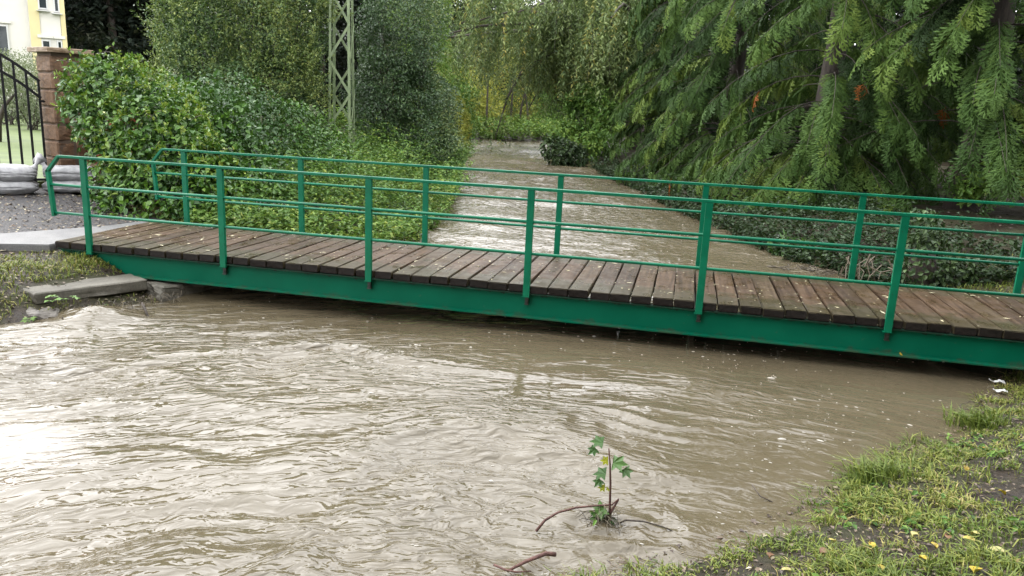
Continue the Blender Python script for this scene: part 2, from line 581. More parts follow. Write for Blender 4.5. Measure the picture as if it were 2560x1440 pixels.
MT = {
    "paint": mat_paint(), "girder": mat_girder(), "plank": mat_plank(), "water": mat_water(), "ground": mat_ground(),
    "gravel": mat_gravel(), "concrete": mat_concrete(), "slab": mat_concrete("mossy_concrete", (0.055, 0.050, 0.036), (0.15, 0.138, 0.11), 0.7),
    "bark": mat_bark("bark", (0.018, 0.014, 0.011), (0.065, 0.05, 0.038)),
    "bark_red": mat_bark("red_bark", (0.05, 0.022, 0.018), (0.14, 0.065, 0.05)),
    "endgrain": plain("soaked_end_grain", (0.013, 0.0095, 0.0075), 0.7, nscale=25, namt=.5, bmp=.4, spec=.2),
    "twig": plain("twig", (0.055, 0.04, 0.03), 0.6, nscale=9),
    "straw": leaf_mat("straw", [(0, (0.0330, 0.0248, 0.0154)), (0.5, (0.0880, 0.0688, 0.0413)), (1, (0.1650, 0.1430, 0.0935))], 0.6, 0.1),
    "lawn": plain("lawn_grass", (0.10, 0.135, 0.035), 0.7, nscale=1.3, col2=(0.065, 0.095, 0.025), bmp=0.3),
    "iron": plain("black_iron", (0.006, 0.006, 0.007), 0.35, spec=0.4),
    "bolt": plain("rusty_bolt", (0.008, 0.020, 0.014), 0.5, nscale=30, col2=(0.016, 0.009, 0.006)),
    "bag": plain("woven_plastic", (0.40, 0.40, 0.41), 0.42, nscale=9, namt=0.35, bmp=0.7),
    "block": plain("split_block", (0.165, 0.092, 0.048), 0.75, nscale=14, col2=(0.080, 0.045, 0.024), bmp=0.9),
    "capstone": plain("cap_stone", (0.24, 0.175, 0.11), 0.6, nscale=9, col2=(0.13, 0.085, 0.05), bmp=0.6),
    "mortar": plain("mortar", (0.10, 0.07, 0.05), 0.9),
    "orange": plain("orange_render", (0.26, 0.050, 0.018), 0.7, nscale=4, namt=0.3),
    "render": plain("white_render", (0.60, 0.58, 0.53), 0.8, nscale=0.8, namt=0.10),
    "yellow": plain("yellow_render", (0.56, 0.49, 0.27), 0.8, nscale=0.8, namt=0.08),
    "white": plain("white_plastic", (0.5, 0.5, 0.49), 0.4),
    "glass": plain("window_glass", (0.025, 0.032, 0.035), 0.05),
    "mast": plain("pale_green_paint", (0.24, 0.30, 0.16), 0.5, nscale=4, col2=(0.17, 0.225, 0.125)),
    "foam": plain("foam", (0.36, 0.34, 0.30), 0.6, spec=0.3),
    "drop": plain("water_drop", (0.75, 0.78, 0.78), 0.05),
    "blue": plain("blue_sheet", (0.01, 0.10, 0.42), 0.3, nscale=3, namt=0.5),
    "roof": plain("roof_tile", (0.20, 0.07, 0.045), 0.7, nscale=3),
    "stone": plain("bank_stone", (0.16, 0.145, 0.125), 0.6, nscale=11, namt=0.5, bmp=0.6),
    # foliage (tint 0 = old and dark, 1 = young and pale)
    "l_conifer": leaf_mat("conifer_spray", [(0, (0.0124, 0.0289, 0.0064)), (0.45, (0.0351, 0.0725, 0.0155)), (0.8, (0.0702, 0.1236, 0.0236)), (0.97, (0.1100, 0.1564, 0.0274)), (1, (0.1758, 0.0535, 0.0091))], 0.6, 0.06, 0.15),
    "l_vine": leaf_mat("vine_leaf", [(0, (0.0187, 0.0505, 0.0135)), (0.5, (0.0421, 0.1061, 0.0219)), (0.85, (0.0936, 0.1921, 0.0219)), (1, (0.2434, 0.2830, 0.0421))], 0.32, 0.18, 0.38),
    "l_privet": leaf_mat("privet_leaf", [(0, (0.0198, 0.0462, 0.0176)), (0.5, (0.0550, 0.1045, 0.0330)), (0.85, (0.1265, 0.1815, 0.0495)), (1, (0.2200, 0.2530, 0.0660))], 0.38, 0.16, 0.3),
    "l_laurel": leaf_mat("laurel_leaf", [(0, (0.0200, 0.0464, 0.0190)), (0.5, (0.0501, 0.0980, 0.0387)), (0.85, (0.1113, 0.1754, 0.0645)), (1, (0.2004, 0.2478, 0.0688))], 0.30, 0.12, 0.4),
    "l_willow": leaf_mat("willow_leaf", [(0, (0.0533, 0.0885, 0.0351)), (0.5, (0.1333, 0.1865, 0.0658)), (0.85, (0.2198, 0.2765, 0.1023)), (1, (0.3598, 0.3160, 0.0805))], 0.45, 0.22, 0.25),
    "l_bank": leaf_mat("bank_leaf", [(0, (0.0303, 0.0765, 0.0179)), (0.5, (0.0859, 0.1702, 0.0313)), (0.85, (0.1667, 0.2526, 0.0446)), (1, (0.2727, 0.3171, 0.0670))], 0.45, 0.22, 0.22),
    "l_yellow": leaf_mat("yellow_leaf", [(0, (0.1381, 0.1787, 0.0358)), (0.5, (0.3250, 0.3575, 0.0731)), (1, (0.5525, 0.4713, 0.0975))], 0.5, 0.3, 0.2),
    "l_forest": leaf_mat("forest_leaf", [(0, (0.0070, 0.0120, 0.0085)), (0.6, (0.0170, 0.0250, 0.0170)), (1, (0.0375, 0.0400, 0.0250))], 0.6, 0.1, 0.15),
    "l_pale": leaf_mat("pale_leaf", [(0, (0.0700, 0.0945, 0.0420)), (0.6, (0.1540, 0.1820, 0.0980)), (1, (0.3150, 0.3220, 0.2380))], 0.5, 0.3),
    "l_ivy": leaf_mat("ivy_leaf", [(0, (0.0114, 0.0251, 0.0092)), (0.5, (0.0285, 0.0528, 0.0179)), (1, (0.0798, 0.1254, 0.0459))], 0.45, 0.1, 0.22),
    "l_grass": leaf_mat("grass_blade", [(0, (0.0506, 0.0811, 0.0138)), (0.4, (0.1151, 0.1578, 0.0269)), (0.75, (0.2211, 0.2345, 0.0500)), (1, (0.3501, 0.2815, 0.1151))], 0.42, 0.2, 0.25),
    "l_maple": leaf_mat("maple_leaf", [(0, (0.0276, 0.0756, 0.0259)), (0.6, (0.0828, 0.1575, 0.0432)), (1, (0.3312, 0.3402, 0.0216))], 0.35, 0.25, 0.3),
    "l_fallen": leaf_mat("fallen_leaf", [(0, (0.0750, 0.0263, 0.0135)), (0.3, (0.1650, 0.0825, 0.0225)), (0.6, (0.3750, 0.2700, 0.0150)), (1, (0.3375, 0.3150, 0.1200))], 0.45, 0.1),
    "l_fleck": leaf_mat("leaf_fleck", [(0, (0.14, 0.11, 0.05)), (0.5, (0.30, 0.26, 0.14)), (1, (0.48, 0.45, 0.30))], 0.5, 0.0),
    "l_litter": leaf_mat("litter_leaf", [(0, (0.0335, 0.0193, 0.0134)), (0.5, (0.1040, 0.0706, 0.0446)), (0.85, (0.2525, 0.2079, 0.1337)), (1, (0.3713, 0.3416, 0.2228))], 0.5, 0.0),
}

# ------------------------------------------------------------------ terrain
LY = [-20, -15, -8, -4, -1.73, -.42, .5, 2, 4.6, 8, 16.4, 25, 30, 43, 60, 130]
LX = [-7, -4.5, -1.8, -.4, .38, 1.05, 1.35, 1.7, 2.1, 1.6, -.6, -3, -4.5, -7.5, -12, -30]
RY = [-20, -8, -6, -5, -4.22, -3.77, -3.43, -2.94, -2.56, -2.22, -1.72, -1.32, -.43, .13, .61, 2, 4, 5.3, 5.96, 7.85, 12.9, 25, 36, 47, 60, 130]
RX = [-8, 2.5, 4.4, 5.6, 6.66, 7.23, 7.59, 8.0, 8.27, 8.53, 8.92, 9.39, 9.79, 10.12, 10.43, 10.5, 10.2, 9.7, 9.0, 8.45, 6.8, 3.1, 0, -2.8, -6, -22]


def xL(y): return np.interp(y, LY, LX)
def xR(y): return np.interp(y, RY, RX)


def ground_z(x, y):
    x = np.asarray(x, float); y = np.asarray(y, float)
    wob = 0.10 * vnoise(x * 1.3, y * 1.9, 21) + 0.05 * vnoise(x * 4, y * 4, 22)
    dl = xL(y) - x + wob
    dr = (x - xR(y) + wob) * np.interp(y, [-4, -1, 0.5], [0.72, 0.85, 1.0])
    zl = np.interp(dl, [-4, -1, -.3, 0, .3, .5, 1, 1.7, 4, 12, 40], [-1.2, -.8, -.25, -.02, .10, .21, .34, .42, .46, .50, .55])
    zr = np.interp(dr, [-4, -1, -.3, 0, .25, 1, 2, 4, 9, 40], [-1.2, -.6, -.16, -.015, .06, .19, .34, .52, .7, 1.0])
    z = np.maximum(zl, zr)
    z = z - .07 * np.exp(-(((x - .62) / .42) ** 2 + ((y + .02) / .30) ** 2))
    ramp_ = np.clip((x - 10.45) / .8, 0, 1); ramp_ = ramp_ * ramp_ * (3 - 2 * ramp_) * np.exp(-np.clip(np.abs(y - .95) - 1.15, 0, 9) ** 2 / .35)
    z = np.where(x > 10.4, np.maximum(z, -.1 + .62 * ramp_), z)
    far = np.interp(y - (45.0 + 0.55 * (x + 4)), [-2, 0, 1.2, 4, 30], [-1.0, -.05, .28, .5, 1.2])
    z = np.where(y > 38, np.maximum(z, far), z)
    near = np.exp(-((x - 7) ** 2 + (y + 3) ** 2) / 160)
    mic = 0.030 * fbm(x * 2.2, y * 2.2, 30, 3) + 0.022 * fbm(x * 9, y * 9, 34, 3)
    return z + mic * np.where(z > -.1, 1, .3) * (0.35 + 0.65 * near)


def axis(segs):
    out = [segs[0][0]]
    for a, b, s in segs:
        n = max(1, int(round((b - a) / s)))
        out += list(a + (b - a) * (np.arange(n) + 1) / n)
    return np.array(out)


def grid_mesh(name, X, Y, Z, extra=None, smooth=True, mask=None):
    nx, ny = len(X), len(Y)
    gx, gy = np.meshgrid(X, Y)
    V = np.stack([gx, gy, Z], -1).reshape(-1, 3)
    i = np.arange(nx - 1)[None] + np.arange(ny - 1)[:, None] * nx
    F = np.stack([i, i + 1, i + nx + 1, i + nx], -1).reshape(-1, 4)
    if mask is not None:
        mv = mask.reshape(-1)
        F = F[mv[F].any(1)]
    me = mesh_np(name, V, F, None, smooth)
    if extra is not None:
        a = me.attributes.new(extra[0], 'FLOAT', 'POINT')
        a.data.foreach_set("value", np.ascontiguousarray(extra[1].reshape(-1), np.float32))
    return me


X = axis([(-140, -40, 10), (-40, -10, 2), (-10, -2, .35), (-2, 1.6, .06), (1.6, 6, .3), (6, 12, .05), (12, 16, .25), (16, 40, 2), (40, 140, 10)])
Y = axis([(-30, -8, 2), (-8, -5, .25), (-5, 1, .055), (1, 8, .15), (8, 30, .6), (30, 60, 1.2), (60, 200, 10)])
gx, gy = np.meshgrid(X, Y)
tag(link("ground", grid_mesh("ground", X, Y, ground_z(gx, gy)), MT["ground"]), kind="structure")

# river: real wave relief, finest where the camera is near
def flow_uv(x, y):
    """stream coordinates: below the bridge the current sweeps round in an arc, above it runs straight"""
    dx, dy = x - 7.0, y + 9.5
    r = np.hypot(dx, dy)
    return 7.0 * np.arctan2(dx, dy), r


def waves(u, v):
    wu = u + .55 * vnoise(u * .8, v * .8, 40) + .18 * vnoise(u * 2.2, v * 2.2, 41)
    wv = v + .45 * vnoise(u * .7, v * .8, 42) + .14 * vnoise(u * 1.9, v * 2.3, 43)
    h = .046 * vnoise(wu * .35, wv * .85, 44)
    h = h + .021 * vnoise(wu * .85, wv * 2.1, 45)
    h = h + .0105 * (1 - 2 * np.abs(vnoise(wu * 1.4, wv * 4.2, 46)))
    h = h + .0042 * vnoise(wu * 2.6, wv * 7.4, 47)
    h = h + .0016 * vnoise(wu * 5.5, wv * 14.0, 48)
    return h


def river_h(x, y):
    rough = np.clip(1.15 - 0.165 * (x - 3.2) + .09 * np.clip(-3.0 - y, 0, 2) * (x > 5), .10, 1.1)                         # racing on the far side, slack by the near bank
    rough = rough * np.clip(.95 + 1.1 * vnoise(x * .5 + 3, y * .75, 51), .15, 1.9)   # boils and slicks
    up = np.clip((y - .7) / .6, 0, 1)
    rough = np.where(y > .9, np.clip(0.8 + 0.03 * (y - 2), .8, 1.4), rough)
    rough = rough * np.clip(np.abs(y - 0.8) / 1.6, .4, 1)
    u, v = flow_uv(x, y)
    h = waves(u, v) * (1 - up) + waves(x * 1.2, y) * up
    # standing swirl behind the sunken slab on the far side
    s = np.exp(-(((x - .95) / .38) ** 2 + ((y + 1.02) / .30) ** 2))
    h = h * rough * 1.2 + .11 * s + .02 * s * vnoise(x * 9, y * 14, 50)
    # wake of the drowned sapling
    r2 = (x - 6.65) ** 2 + ((y + 3.75) * 1.4) ** 2
    h = h + .016 * np.exp(-r2 / .10) * np.cos(np.sqrt(r2) * 24)
    return h, rough


X = axis([(-30, -8, 1.0), (-8, -2, .12), (-2, 11, .036), (11, 14, .15)])
Y = axis([(-14, -7.5, .5), (-7.5, -5, .08), (-5, 1.0, .030), (1.0, 8, .055), (8, 26, .12), (26, 52, .35), (52, 80, 3)])
gx, gy = np.meshgrid(X, Y)
h, chop = river_h(gx, gy)
msk = (gx > xL(gy) - 1.2) & (gx < xR(gy) + 1.2)
tag(link("river_water", grid_mesh("river_water", X, Y, h, ("chop", chop), True, msk), MT["water"], None, (0, 0, .035)), kind="structure")
fu, fv = flow_uv(gx, gy)
up_ = gy > .8
fu = np.where(up_, gx * 1.2, fu); fv = np.where(up_, gy, fv)
at_ = bpy.data.meshes["river_water"].attributes.new("flow", 'FLOAT_VECTOR', 'POINT')
at_.data.foreach_set("vector", np.stack([fu, fv, np.zeros_like(fu)], -1).astype(np.float32).ravel())


def poly_slab(name, pts, z0, z1, mat, bev=0.0):
    bm = bmesh.new()
    vs = [bm.verts.new((p[0], p[1], z1)) for p in pts]
    f = bm.faces.new(vs)
    if f.normal.z < 0: f.normal_flip()
    r = bmesh.ops.extrude_face_region(bm, geom=[f])
    for v in [e for e in r["geom"] if isinstance(e, bmesh.types.BMVert)]:
        v.co.z = z0
    bmesh.ops.recalc_face_normals(bm, faces=bm.faces[:])
    if bev:
        bmesh.ops.bevel(bm, geom=[e for e in bm.edges if all(v.co.z > z0 + 1e-4 for v in e.verts)], offset=bev, segments=2, affect='EDGES')
    me = bpy.data.meshes.new(name)
    bm.to_mesh(me); bm.free()
    return link(name, me, mat)


tag(poly_slab("gravel_drive", [(-1.62, .37), (-.78, 1.45), (-.62, 2.3), (-2.2, 3.1), (-4.2, 4.3), (-4.9, 4.4), (-9, -.5), (-9, -5), (-5.0, -3.6)], .2, .497, MT["gravel"]), kind="structure")
tag(poly_slab("concrete_apron", [(-2.9, -1.55), (-1.07, -.22), (-.56, -.02), (-.56, 2.2), (-.80, 2.2), (-.95, 1.5), (-1.62, .37), (-3.4, -1.15)], .2, .512, MT["concrete"], .012), kind="structure")
tag(poly_slab("lawn", [(-5.2, 4.2), (-4.7, 6.5), (-6, 12), (-14, 28), (-26, 44), (-60, 44), (-60, -10), (-9.2, -4), (-9.2, -.4)], .2, .60, MT["lawn"]), kind="structure")

# ------------------------------------------------------------------ footbridge
ZB, ZD, ZT = .480, .565, 1.60          # underside of planks / deck top / rail top
BW = 1.908                             # distance between the two balustrades
X0, X1 = -.50, 11.32
bridge = tag(empty("footbridge", (5.4, .95, 0)), "green painted steel footbridge with wet brown timber planks spanning the flooded river", "footbridge")


def part(name, mb, mat, parent=bridge, smooth=False):
    o = mb.build(name, mat, parent, smooth) if isinstance(mb, MB) else link(name, mb, mat, parent)
    o.matrix_parent_inverse = Matrix.Translation((-5.4, -.95, 0))
    return o


def sub(name, mb, mat, parent, smooth=False):
    return mb.build(name, mat, parent, smooth)


# girders: object origin on the top line so the grime can hang from it
def girder(yw, s):
    mb = MB()
    L = X1 - X0 - .1
    c = (X0 + X1) / 2
    mb.box((0, 0, -.134), (L, .012, .246))                     # web
    mb.box((0, s * .002, -.006), (L, .10, .011))               # top flange
    mb.box((0, 0, -.264), (L, .135, .014))                    # bottom flange
    mb.box((0, s * .012, -.2545), (L, .012, .0045))             # weld fillet
    o = part("girder", mb, MT["girder"])
    o.location = (c, yw, ZB - .002)
    return o


girder(.045, -1)
girder(BW - .045, 1)
for xx in (1.8, 4.5, 7.2, 9.9):
    mb = MB(); mb.box((xx, BW / 2, ZB - .12), (.06, BW - .135, .14)); part("cross_beam", mb, MT["girder"])

# planks: six mesh variants, each plank an object
PM = []
for k in range(6):
    rg = np.random.default_rng(100 + k)
    bm = bmesh.new()
    bmesh.ops.create_cube(bm, size=1.0)
    wdt = .203 + rg.uniform(-.004, .004)
    bmesh.ops.scale(bm, vec=(wdt, 1.93, .084), verts=bm.verts)
    bmesh.ops.subdivide_edges(bm, edges=[e for e in bm.edges if abs(e.verts[0].co.y - e.verts[1].co.y) > .5], cuts=5)
    bmesh.ops.bevel(bm, geom=[e for e in bm.edges if len(e.link_faces) == 2 and e.calc_face_angle(0) > 1], offset=.007, segments=2, affect='EDGES')
    ph = rg.uniform(0, 6)
    for v in bm.verts:
        v.co.z += .004 * math.sin(v.co.y * 2.1 + ph) + rg.normal(0, .0012)
        v.co.x += .003 * math.sin(v.co.y * 1.7 + ph * 2) + rg.normal(0, .0014)
        if abs(v.co.y) > .93: v.co.y += rg.normal(0, .004)
    me = bpy.data.meshes.new("plank"); bm.to_mesh(me); bm.free()
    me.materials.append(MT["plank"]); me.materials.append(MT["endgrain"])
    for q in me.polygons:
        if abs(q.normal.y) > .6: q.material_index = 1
    PM.append(me)
NP = int(round((X1 - X0) / .2185))
pit = (X1 - X0) / NP
plank_x = []
for i in range(NP):
    xx = X0 + (i + .5) * pit
    o = link("plank", PM[int(RNG.integers(6))], None, bridge)
    o.matrix_parent_inverse = Matrix.Translation((-5.4, -.95, 0))
    o.location = (xx + RNG.normal(0, .0022), BW / 2 + .012 + RNG.normal(0, .007), ZD - .042 + RNG.normal(0, .0018))
    o.rotation_euler = (RNG.normal(0, .0012), RNG.normal(0, .006), RNG.normal(0, .0022))

POSTS = [0, 1.8, 3.6, 5.4, 7.2, 9.0, 10.8]


def railing(y, s):
    """s = -1 near side (outside is -y), +1 far side"""
    ZP = .440                                  # foot of the posts, a hand below the planks
    rl = empty("railing"); rl.parent = bridge
    rl.matrix_parent_inverse = Matrix.Translation((-5.4, -.95, 0))
    for px in POSTS:
        me = bevel_box((.072, .042, ZT - .022 - ZP - .006), .004, 2)
        o = link("post", me, MT["paint"], rl); o.location = (px, y + s * .002, (ZT - .022 + ZP + .006) / 2)
        mb = MB()
        mb.box((px + .006, y - s * .012, ZP - .040), (.036, .030, .075))     # fixing tab on the girder
        mb.tube([(px + .006, y + s * .012, ZP - .05), (px + .006, y - s * .012, ZP - .05)], .013, 6)
        mb.box((px + .006, y - s * .004, ZP - .081), (.046, .036, .008))
        sub("bracket", mb, MT["bolt"], rl)
        mb = MB(); mb.box((px - .004, y + s * .004, ZP + .004), (.082, .050, .008)); sub("base_plate", mb, MT["paint"], rl)
    # top rail with bent-down end
    me = bevel_box((11.47, .052, .030), .006, 2)
    o = link("top_rail", me, MT["paint"], rl); o.location = (5.4, y, ZT - .006)
    mb = MB()
    mb.bar((-.335, y, ZT - .008), (-.505, y, 1.405), .052, .030); mb.bar((-.500, y, 1.42), (-.462, y, .872), .052, .036)
    sub("end_loop", mb, MT["paint"], rl)
    mb = MB()
    mb.bar((11.135, y, ZT - .008), (11.305, y, 1.405), .052, .030); mb.bar((11.30, y, 1.42), (11.262, y, .872), .052, .036)
    sub("end_loop", mb, MT["paint"], rl)
    for z, nm in ((.853 + .4, "middle_rail"), (.513 + .4, "lower_rail")):
        mb = MB(); mb.tube([(-.47, y, z), (2, y, z + .001), (5.2, y, z - .003), (8, y, z), (11.27, y, z)], .0165, 10)
        sub(nm, mb, MT["paint"], rl, True)
    # rain drops hanging below the rails
    mb = MB(); rg = np.random.default_rng(5 + int(s))
    for z, n in ((.853 + .4, 150), (.513 + .4, 90)):
        xs = rg.uniform(-.4, 7.5 if z > 1 else 4, n)
        xs = xs[vnoise(xs * 2.1, xs * 0 + z, 3) > -.25]
        for xx in xs:
            r = rg.uniform(.003, .0065); c = np.array([xx, y, z - .0165 - r * .6])
            mb.add(c + r * np.array([[1, 0, 0], [0, 1, 0], [-1, 0, 0], [0, -1, 0], [0, 0, 1.5], [0, 0, -1.2]]), [], [[0, 1, 4], [1, 2, 4], [2, 3, 4], [3, 0, 4], [1, 0, 5], [2, 1, 5], [3, 2, 5], [0, 3, 5]])
    o = sub("rain_drops", mb, MT["drop"], rl); tag(o, kind="stuff")
    return rl


railing(0.0, -1)
railing(BW, 1)

# wind-blown flecks of leaf lying on the planks
n = 800
P = np.stack([RNG.uniform(X0, X1, n), RNG.uniform(.02, 1.88, n) ** 1.0, np.full(n, ZD + .008)], 1)
m = vnoise(P[:, 0] * 1.2, P[:, 1] * 2, 8) > -.35
P = P[m]; n = len(P)
a = RNG.uniform(0, 6.28, n)
A = np.stack([np.cos(a), np.sin(a), RNG.normal(0, .06, n)], 1)
L = np.where(RNG.random(n) < .22, RNG.uniform(.04, .085, n), RNG.uniform(.012, .026, n))
me = leaf_mesh("leaf_flecks", P, A, np.array([[0, 0, 1.]]) + RNG.normal(0, .12, (n, 3)), L, L * np.where(L > .04, .3, .7), RNG.uniform(.55, 1, n), 0, .06)
tag(link("leaf_flecks", me, MT["l_fleck"]), "pale leaf flecks strewn over the wet bridge planks", "leaf litter", kind="stuff")

# ------------------------------------------------------------------ left bank: slab, pillar, wall, gate, sandbags
def rough_block(size, seed, amp, sub=6, keep_top=False):
    bm = bmesh.new(); bmesh.ops.create_cube(bm, size=1.0)
    bmesh.ops.scale(bm, vec=size, verts=bm.verts)
    bmesh.ops.bevel(bm, geom=bm.edges[:], offset=min(size) * .10, segments=1, affect='EDGES')
    bmesh.ops.subdivide_edges(bm, edges=[e for e in bm.edges if e.calc_length() > min(size) * .4], cuts=sub, use_grid_fill=True)
    for v in bm.verts:
        p = v.co
        nx = float(vnoise(np.array([p.x * 9 + p.z * 5 + seed]), np.array([p.y * 9 - p.z * 7 + seed * 3]), seed))
        n2 = float(vnoise(np.array([p.x * 31 + p.z * 17 + seed]), np.array([p.y * 31 - p.z * 23]), seed + 1))
        v.co += p.normalized() * amp * (nx + .5 * n2)
    bmesh.ops.recalc_face_normals(bm, faces=bm.faces[:])
    me = bpy.data.meshes.new("block"); bm.to_mesh(me); bm.free()
    return me


o = tag(link("concrete_slab", rough_block((1.24, .42, .13), 3, .016), MT["slab"], None, (.43, -.60, .185), (0, math.radians(1.5), math.radians(66))),
        "broken mossy concrete slab jutting from the muddy bank beside the bridge end", "slab")
o = tag(link("footing_stone", rough_block((.9, .42, .2), 5, .03), MT["slab"], None, (1.12, .30, .06), (0, .05, math.radians(62))),
        "dark wet footing stone low under the near bridge end", "stone")
o = tag(link("bank_stone", rough_block((.28, .2, .16), 7, .03), MT["stone"], None, (.47, -1.28, .02), (.2, .1, .6)),
        "small dark rounded stone at the waterline below the concrete slab", "stone")

# pillar of split-faced blocks
PA = math.radians(-25)
pillar = tag(empty("brick_pillar", (-4.62, 4.95, .46), PA), "reddish brown split block gate pillar with flat cap stone", "pillar")
pillar.scale = (1.18, 1.18, 1.05)
core = MB(); core.box((0, 0, 1.2), (.50, .50, 2.40)); core.build("core", MT["mortar"], pillar)
BMs = [rough_block((.52, .268, .282), 20 + k, .010, 4) for k in range(3)]
for k in BMs: k.materials.append(MT["block"])
for c in range(8):
    for j in (-1, 1):
        b_ = link("block", BMs[(c * 2 + j) % 3], None, pillar, (RNG.normal(0, .004), j * .1385, .145 + c * .295))
        b_.rotation_euler = (0, 0, math.pi if (c + j) % 3 == 0 else 0)
b_ = link("cap_stone", rough_block((.70, .70, .085), 31, .012, 5), MT["capstone"], pillar, (0, 0, 2.44))

# low garden wall with orange rendered panel, running from the pillar towards the river
wall = tag(empty("garden_wall", (-4.35, 5.1, .46), math.radians(-8)), "low orange rendered garden wall under the vine beside the pillar", "wall")
mb = MB(); mb.box((.6, .05, .22), (1.1, .34, .44)); mb.build("wall_base", MT["block"], wall)
mb = MB(); mb.box((.6, 0, .475), (1.16, .44, .07)); mb.build("coping", MT["capstone"], wall)
mb = MB(); mb.box((.6, .12, 1.0), (1.1, .10, .98)); mb.build("orange_panel", MT["orange"], wall)

# gate
GD = norm(np.array([-.70, -.71, 0]))
gate = tag(empty("iron_gate", (-4.82, 4.72, .48), math.atan2(GD[1], GD[0])), "black wrought iron gate leaf with arched top and upright bars", "gate")


def arch(u): return 1.86 + .72 * math.sin(min(1, (u + .05) / 1.25) * math.pi / 2)


for k in range(10):
    u = .10 + k * .185
    mb = MB(); mb.box((u, 0, (arch(u) + .02) / 2), (.042, .042, arch(u) - .02)); mb.build("bar", MT["iron"], gate)
for nm, dz in (("arched_rail", 0), ("arched_rail", -.30)):
    us = np.linspace(.08, 1.8, 14)
    mb = MB()
    for a_, b_ in zip(us[:-1], us[1:]):
        mb.bar((a_ - .004, 0, arch(a_) + dz), (b_ + .004, 0, arch(b_) + dz), .052, .05)
    mb.build(nm, MT["iron"], gate)
mb = MB(); mb.box((.95, 0, .17), (1.75, .046, .045)); mb.build("bottom_rail", MT["iron"], gate)
for z in (.17, 1.62):
    mb = MB(); mb.tube([(-.10, 0, z), (.1, 0, z)], .022, 8); mb.box((-.01, 0, z), (.05, .06, .06)); mb.build("hinge", MT["iron"], gate)


# sandbags
def sandbag(loc, rz, size, seed, neck, label, tilt=0.0):
    t = tag(empty("sandbag", loc, rz), label, "sandbag", "sandbags stacked at the gate")
    t.rotation_euler = (0, tilt, rz)
    bm = bmesh.new()
    bmesh.ops.create_cube(bm, size=2.0)
    bmesh.ops.subdivide_edges(bm, edges=bm.edges[:], cuts=11, use_grid_fill=True)
    for v in bm.verts:
        p = v.co.copy()
        e = (abs(p.x) ** 3.2 + abs(p.y) ** 3.2) ** (1 / 3.2) if (abs(p.x) + abs(p.y)) else 0
        m_ = max(abs(p.x), abs(p.y))
        k = 1.0 if e < 1e-6 else (m_ / e * .35 + .65)
        edge = max(0.0, 1 - m_ ** 3.5)
        z = p.z * (.30 + .70 * edge ** .55)
        n_ = float(vnoise(np.array([p.x * 3 + seed]), np.array([p.y * 3 + p.z * 2 - seed]), seed)) * .10 + float(vnoise(np.array([p.x * 7 + seed]), np.array([p.y * 5 + p.z * 4]), seed + 2)) * .05
        v.co = Vector((p.x * k * size[0] / 2 * (1 + n_ * .3), p.y * k * size[1] / 2 * (1 + n_ * .5), (z * (1 + n_) + .95) * size[2] / 2))
    bmesh.ops.recalc_face_normals(bm, faces=bm.faces[:])
    for f in bm.faces: f.smooth = True
    me = bpy.data.meshes.new("sack"); bm.to_mesh(me); bm.free()
    link("sack", me, MT["bag"], t)
    if neck:
        mb = MB(); L2 = size[0] / 2 * neck
        s = 1 if neck > 0 else -1
        P = [(L2 * .86, 0, size[2] * .6), (L2 * .98, 0, size[2] * .85), (L2 * 1.02, .02, size[2] * 1.0), (L2 * 1.02 + s * .05, .03, size[2] * 1.28), (L2 * 1.02 + s * .10, .05, size[2] * 1.42)]
        mb.tube(P, [.10, .05, .028, .075, .11], 9)
        mb.build("tied_neck", MT["bag"], t, True)
    return t


SB = math.atan2(-.72, -.69)
sandbag((-4.72, 3.50, .50), math.radians(42), (1.05, .48, .26), 3, 0, "lower grey sandbag of the stack leaning on the gate at the photo edge")
sandbag((-4.70, 3.52, .73), math.radians(41), (.98, .46, .29), 6, .98, "upper grey sandbag with tied neck standing up, on the stack at the photo edge")
sandbag((-4.02, 4.28, .50), math.radians(30), (.92, .44, .24), 9, 0, "lower grey sandbag of the stack at the foot of the brown pillar")
sandbag((-4.04, 4.32, .72), math.radians(32), (.90, .44, .27), 12, -.95, "upper grey sandbag with puckered end on the stack beside the brown pillar")

# ------------------------------------------------------------------ house far behind the gate
HA = math.radians(-40)
house = tag(empty("house", (-30.3, 31.6, .3), 0), "white rendered house with yellow corner strips behind the garden", "house")
hx = norm(np.array([AR[0], AR[1], 0])); hy = np.array([-hx[1], hx[0], 0]); HR = math.atan2(hx[1], hx[0]) + math.radians(33)
house.rotation_euler = (0, 0, HR)
HO = np.array([-28.55, 32.17, 0.0])          # corner seen against the wood
house.location = (HO[0], HO[1], .3)
mb = MB(); mb.box((-5.6, 4, 5.2), (7.6, 8, 10.4)); mb.build("wall", MT["render"], house)
mb = MB(); mb.box((-1.03, 3.6, 5.2), (1.54, 8, 10.4)); mb.build("bay_wall", MT["render"], house)
mb = MB(); mb.box((-1.53, -.42, 5.2), (.50, .10, 10.4)); mb.build("yellow_strip", MT["yellow"], house)
mb = MB(); mb.box((-.13, -.42, 5.2), (.24, .10, 10.4)); mb.build("yellow_strip", MT["yellow"], house)
mb = MB()
mb.add([(-9.8, -.8, 10.4), (.7, -.8, 10.4), (.7, 8.6, 10.4), (-9.8, 8.6, 10.4), (-9.8, 3.9, 13.6), (.7, 3.9, 13.6)], [[0, 1, 5, 4], [2, 3, 4, 5], [0, 3, 2, 1]], [[1, 2, 5], [3, 0, 4]])
mb.build("roof", MT["roof"], house)


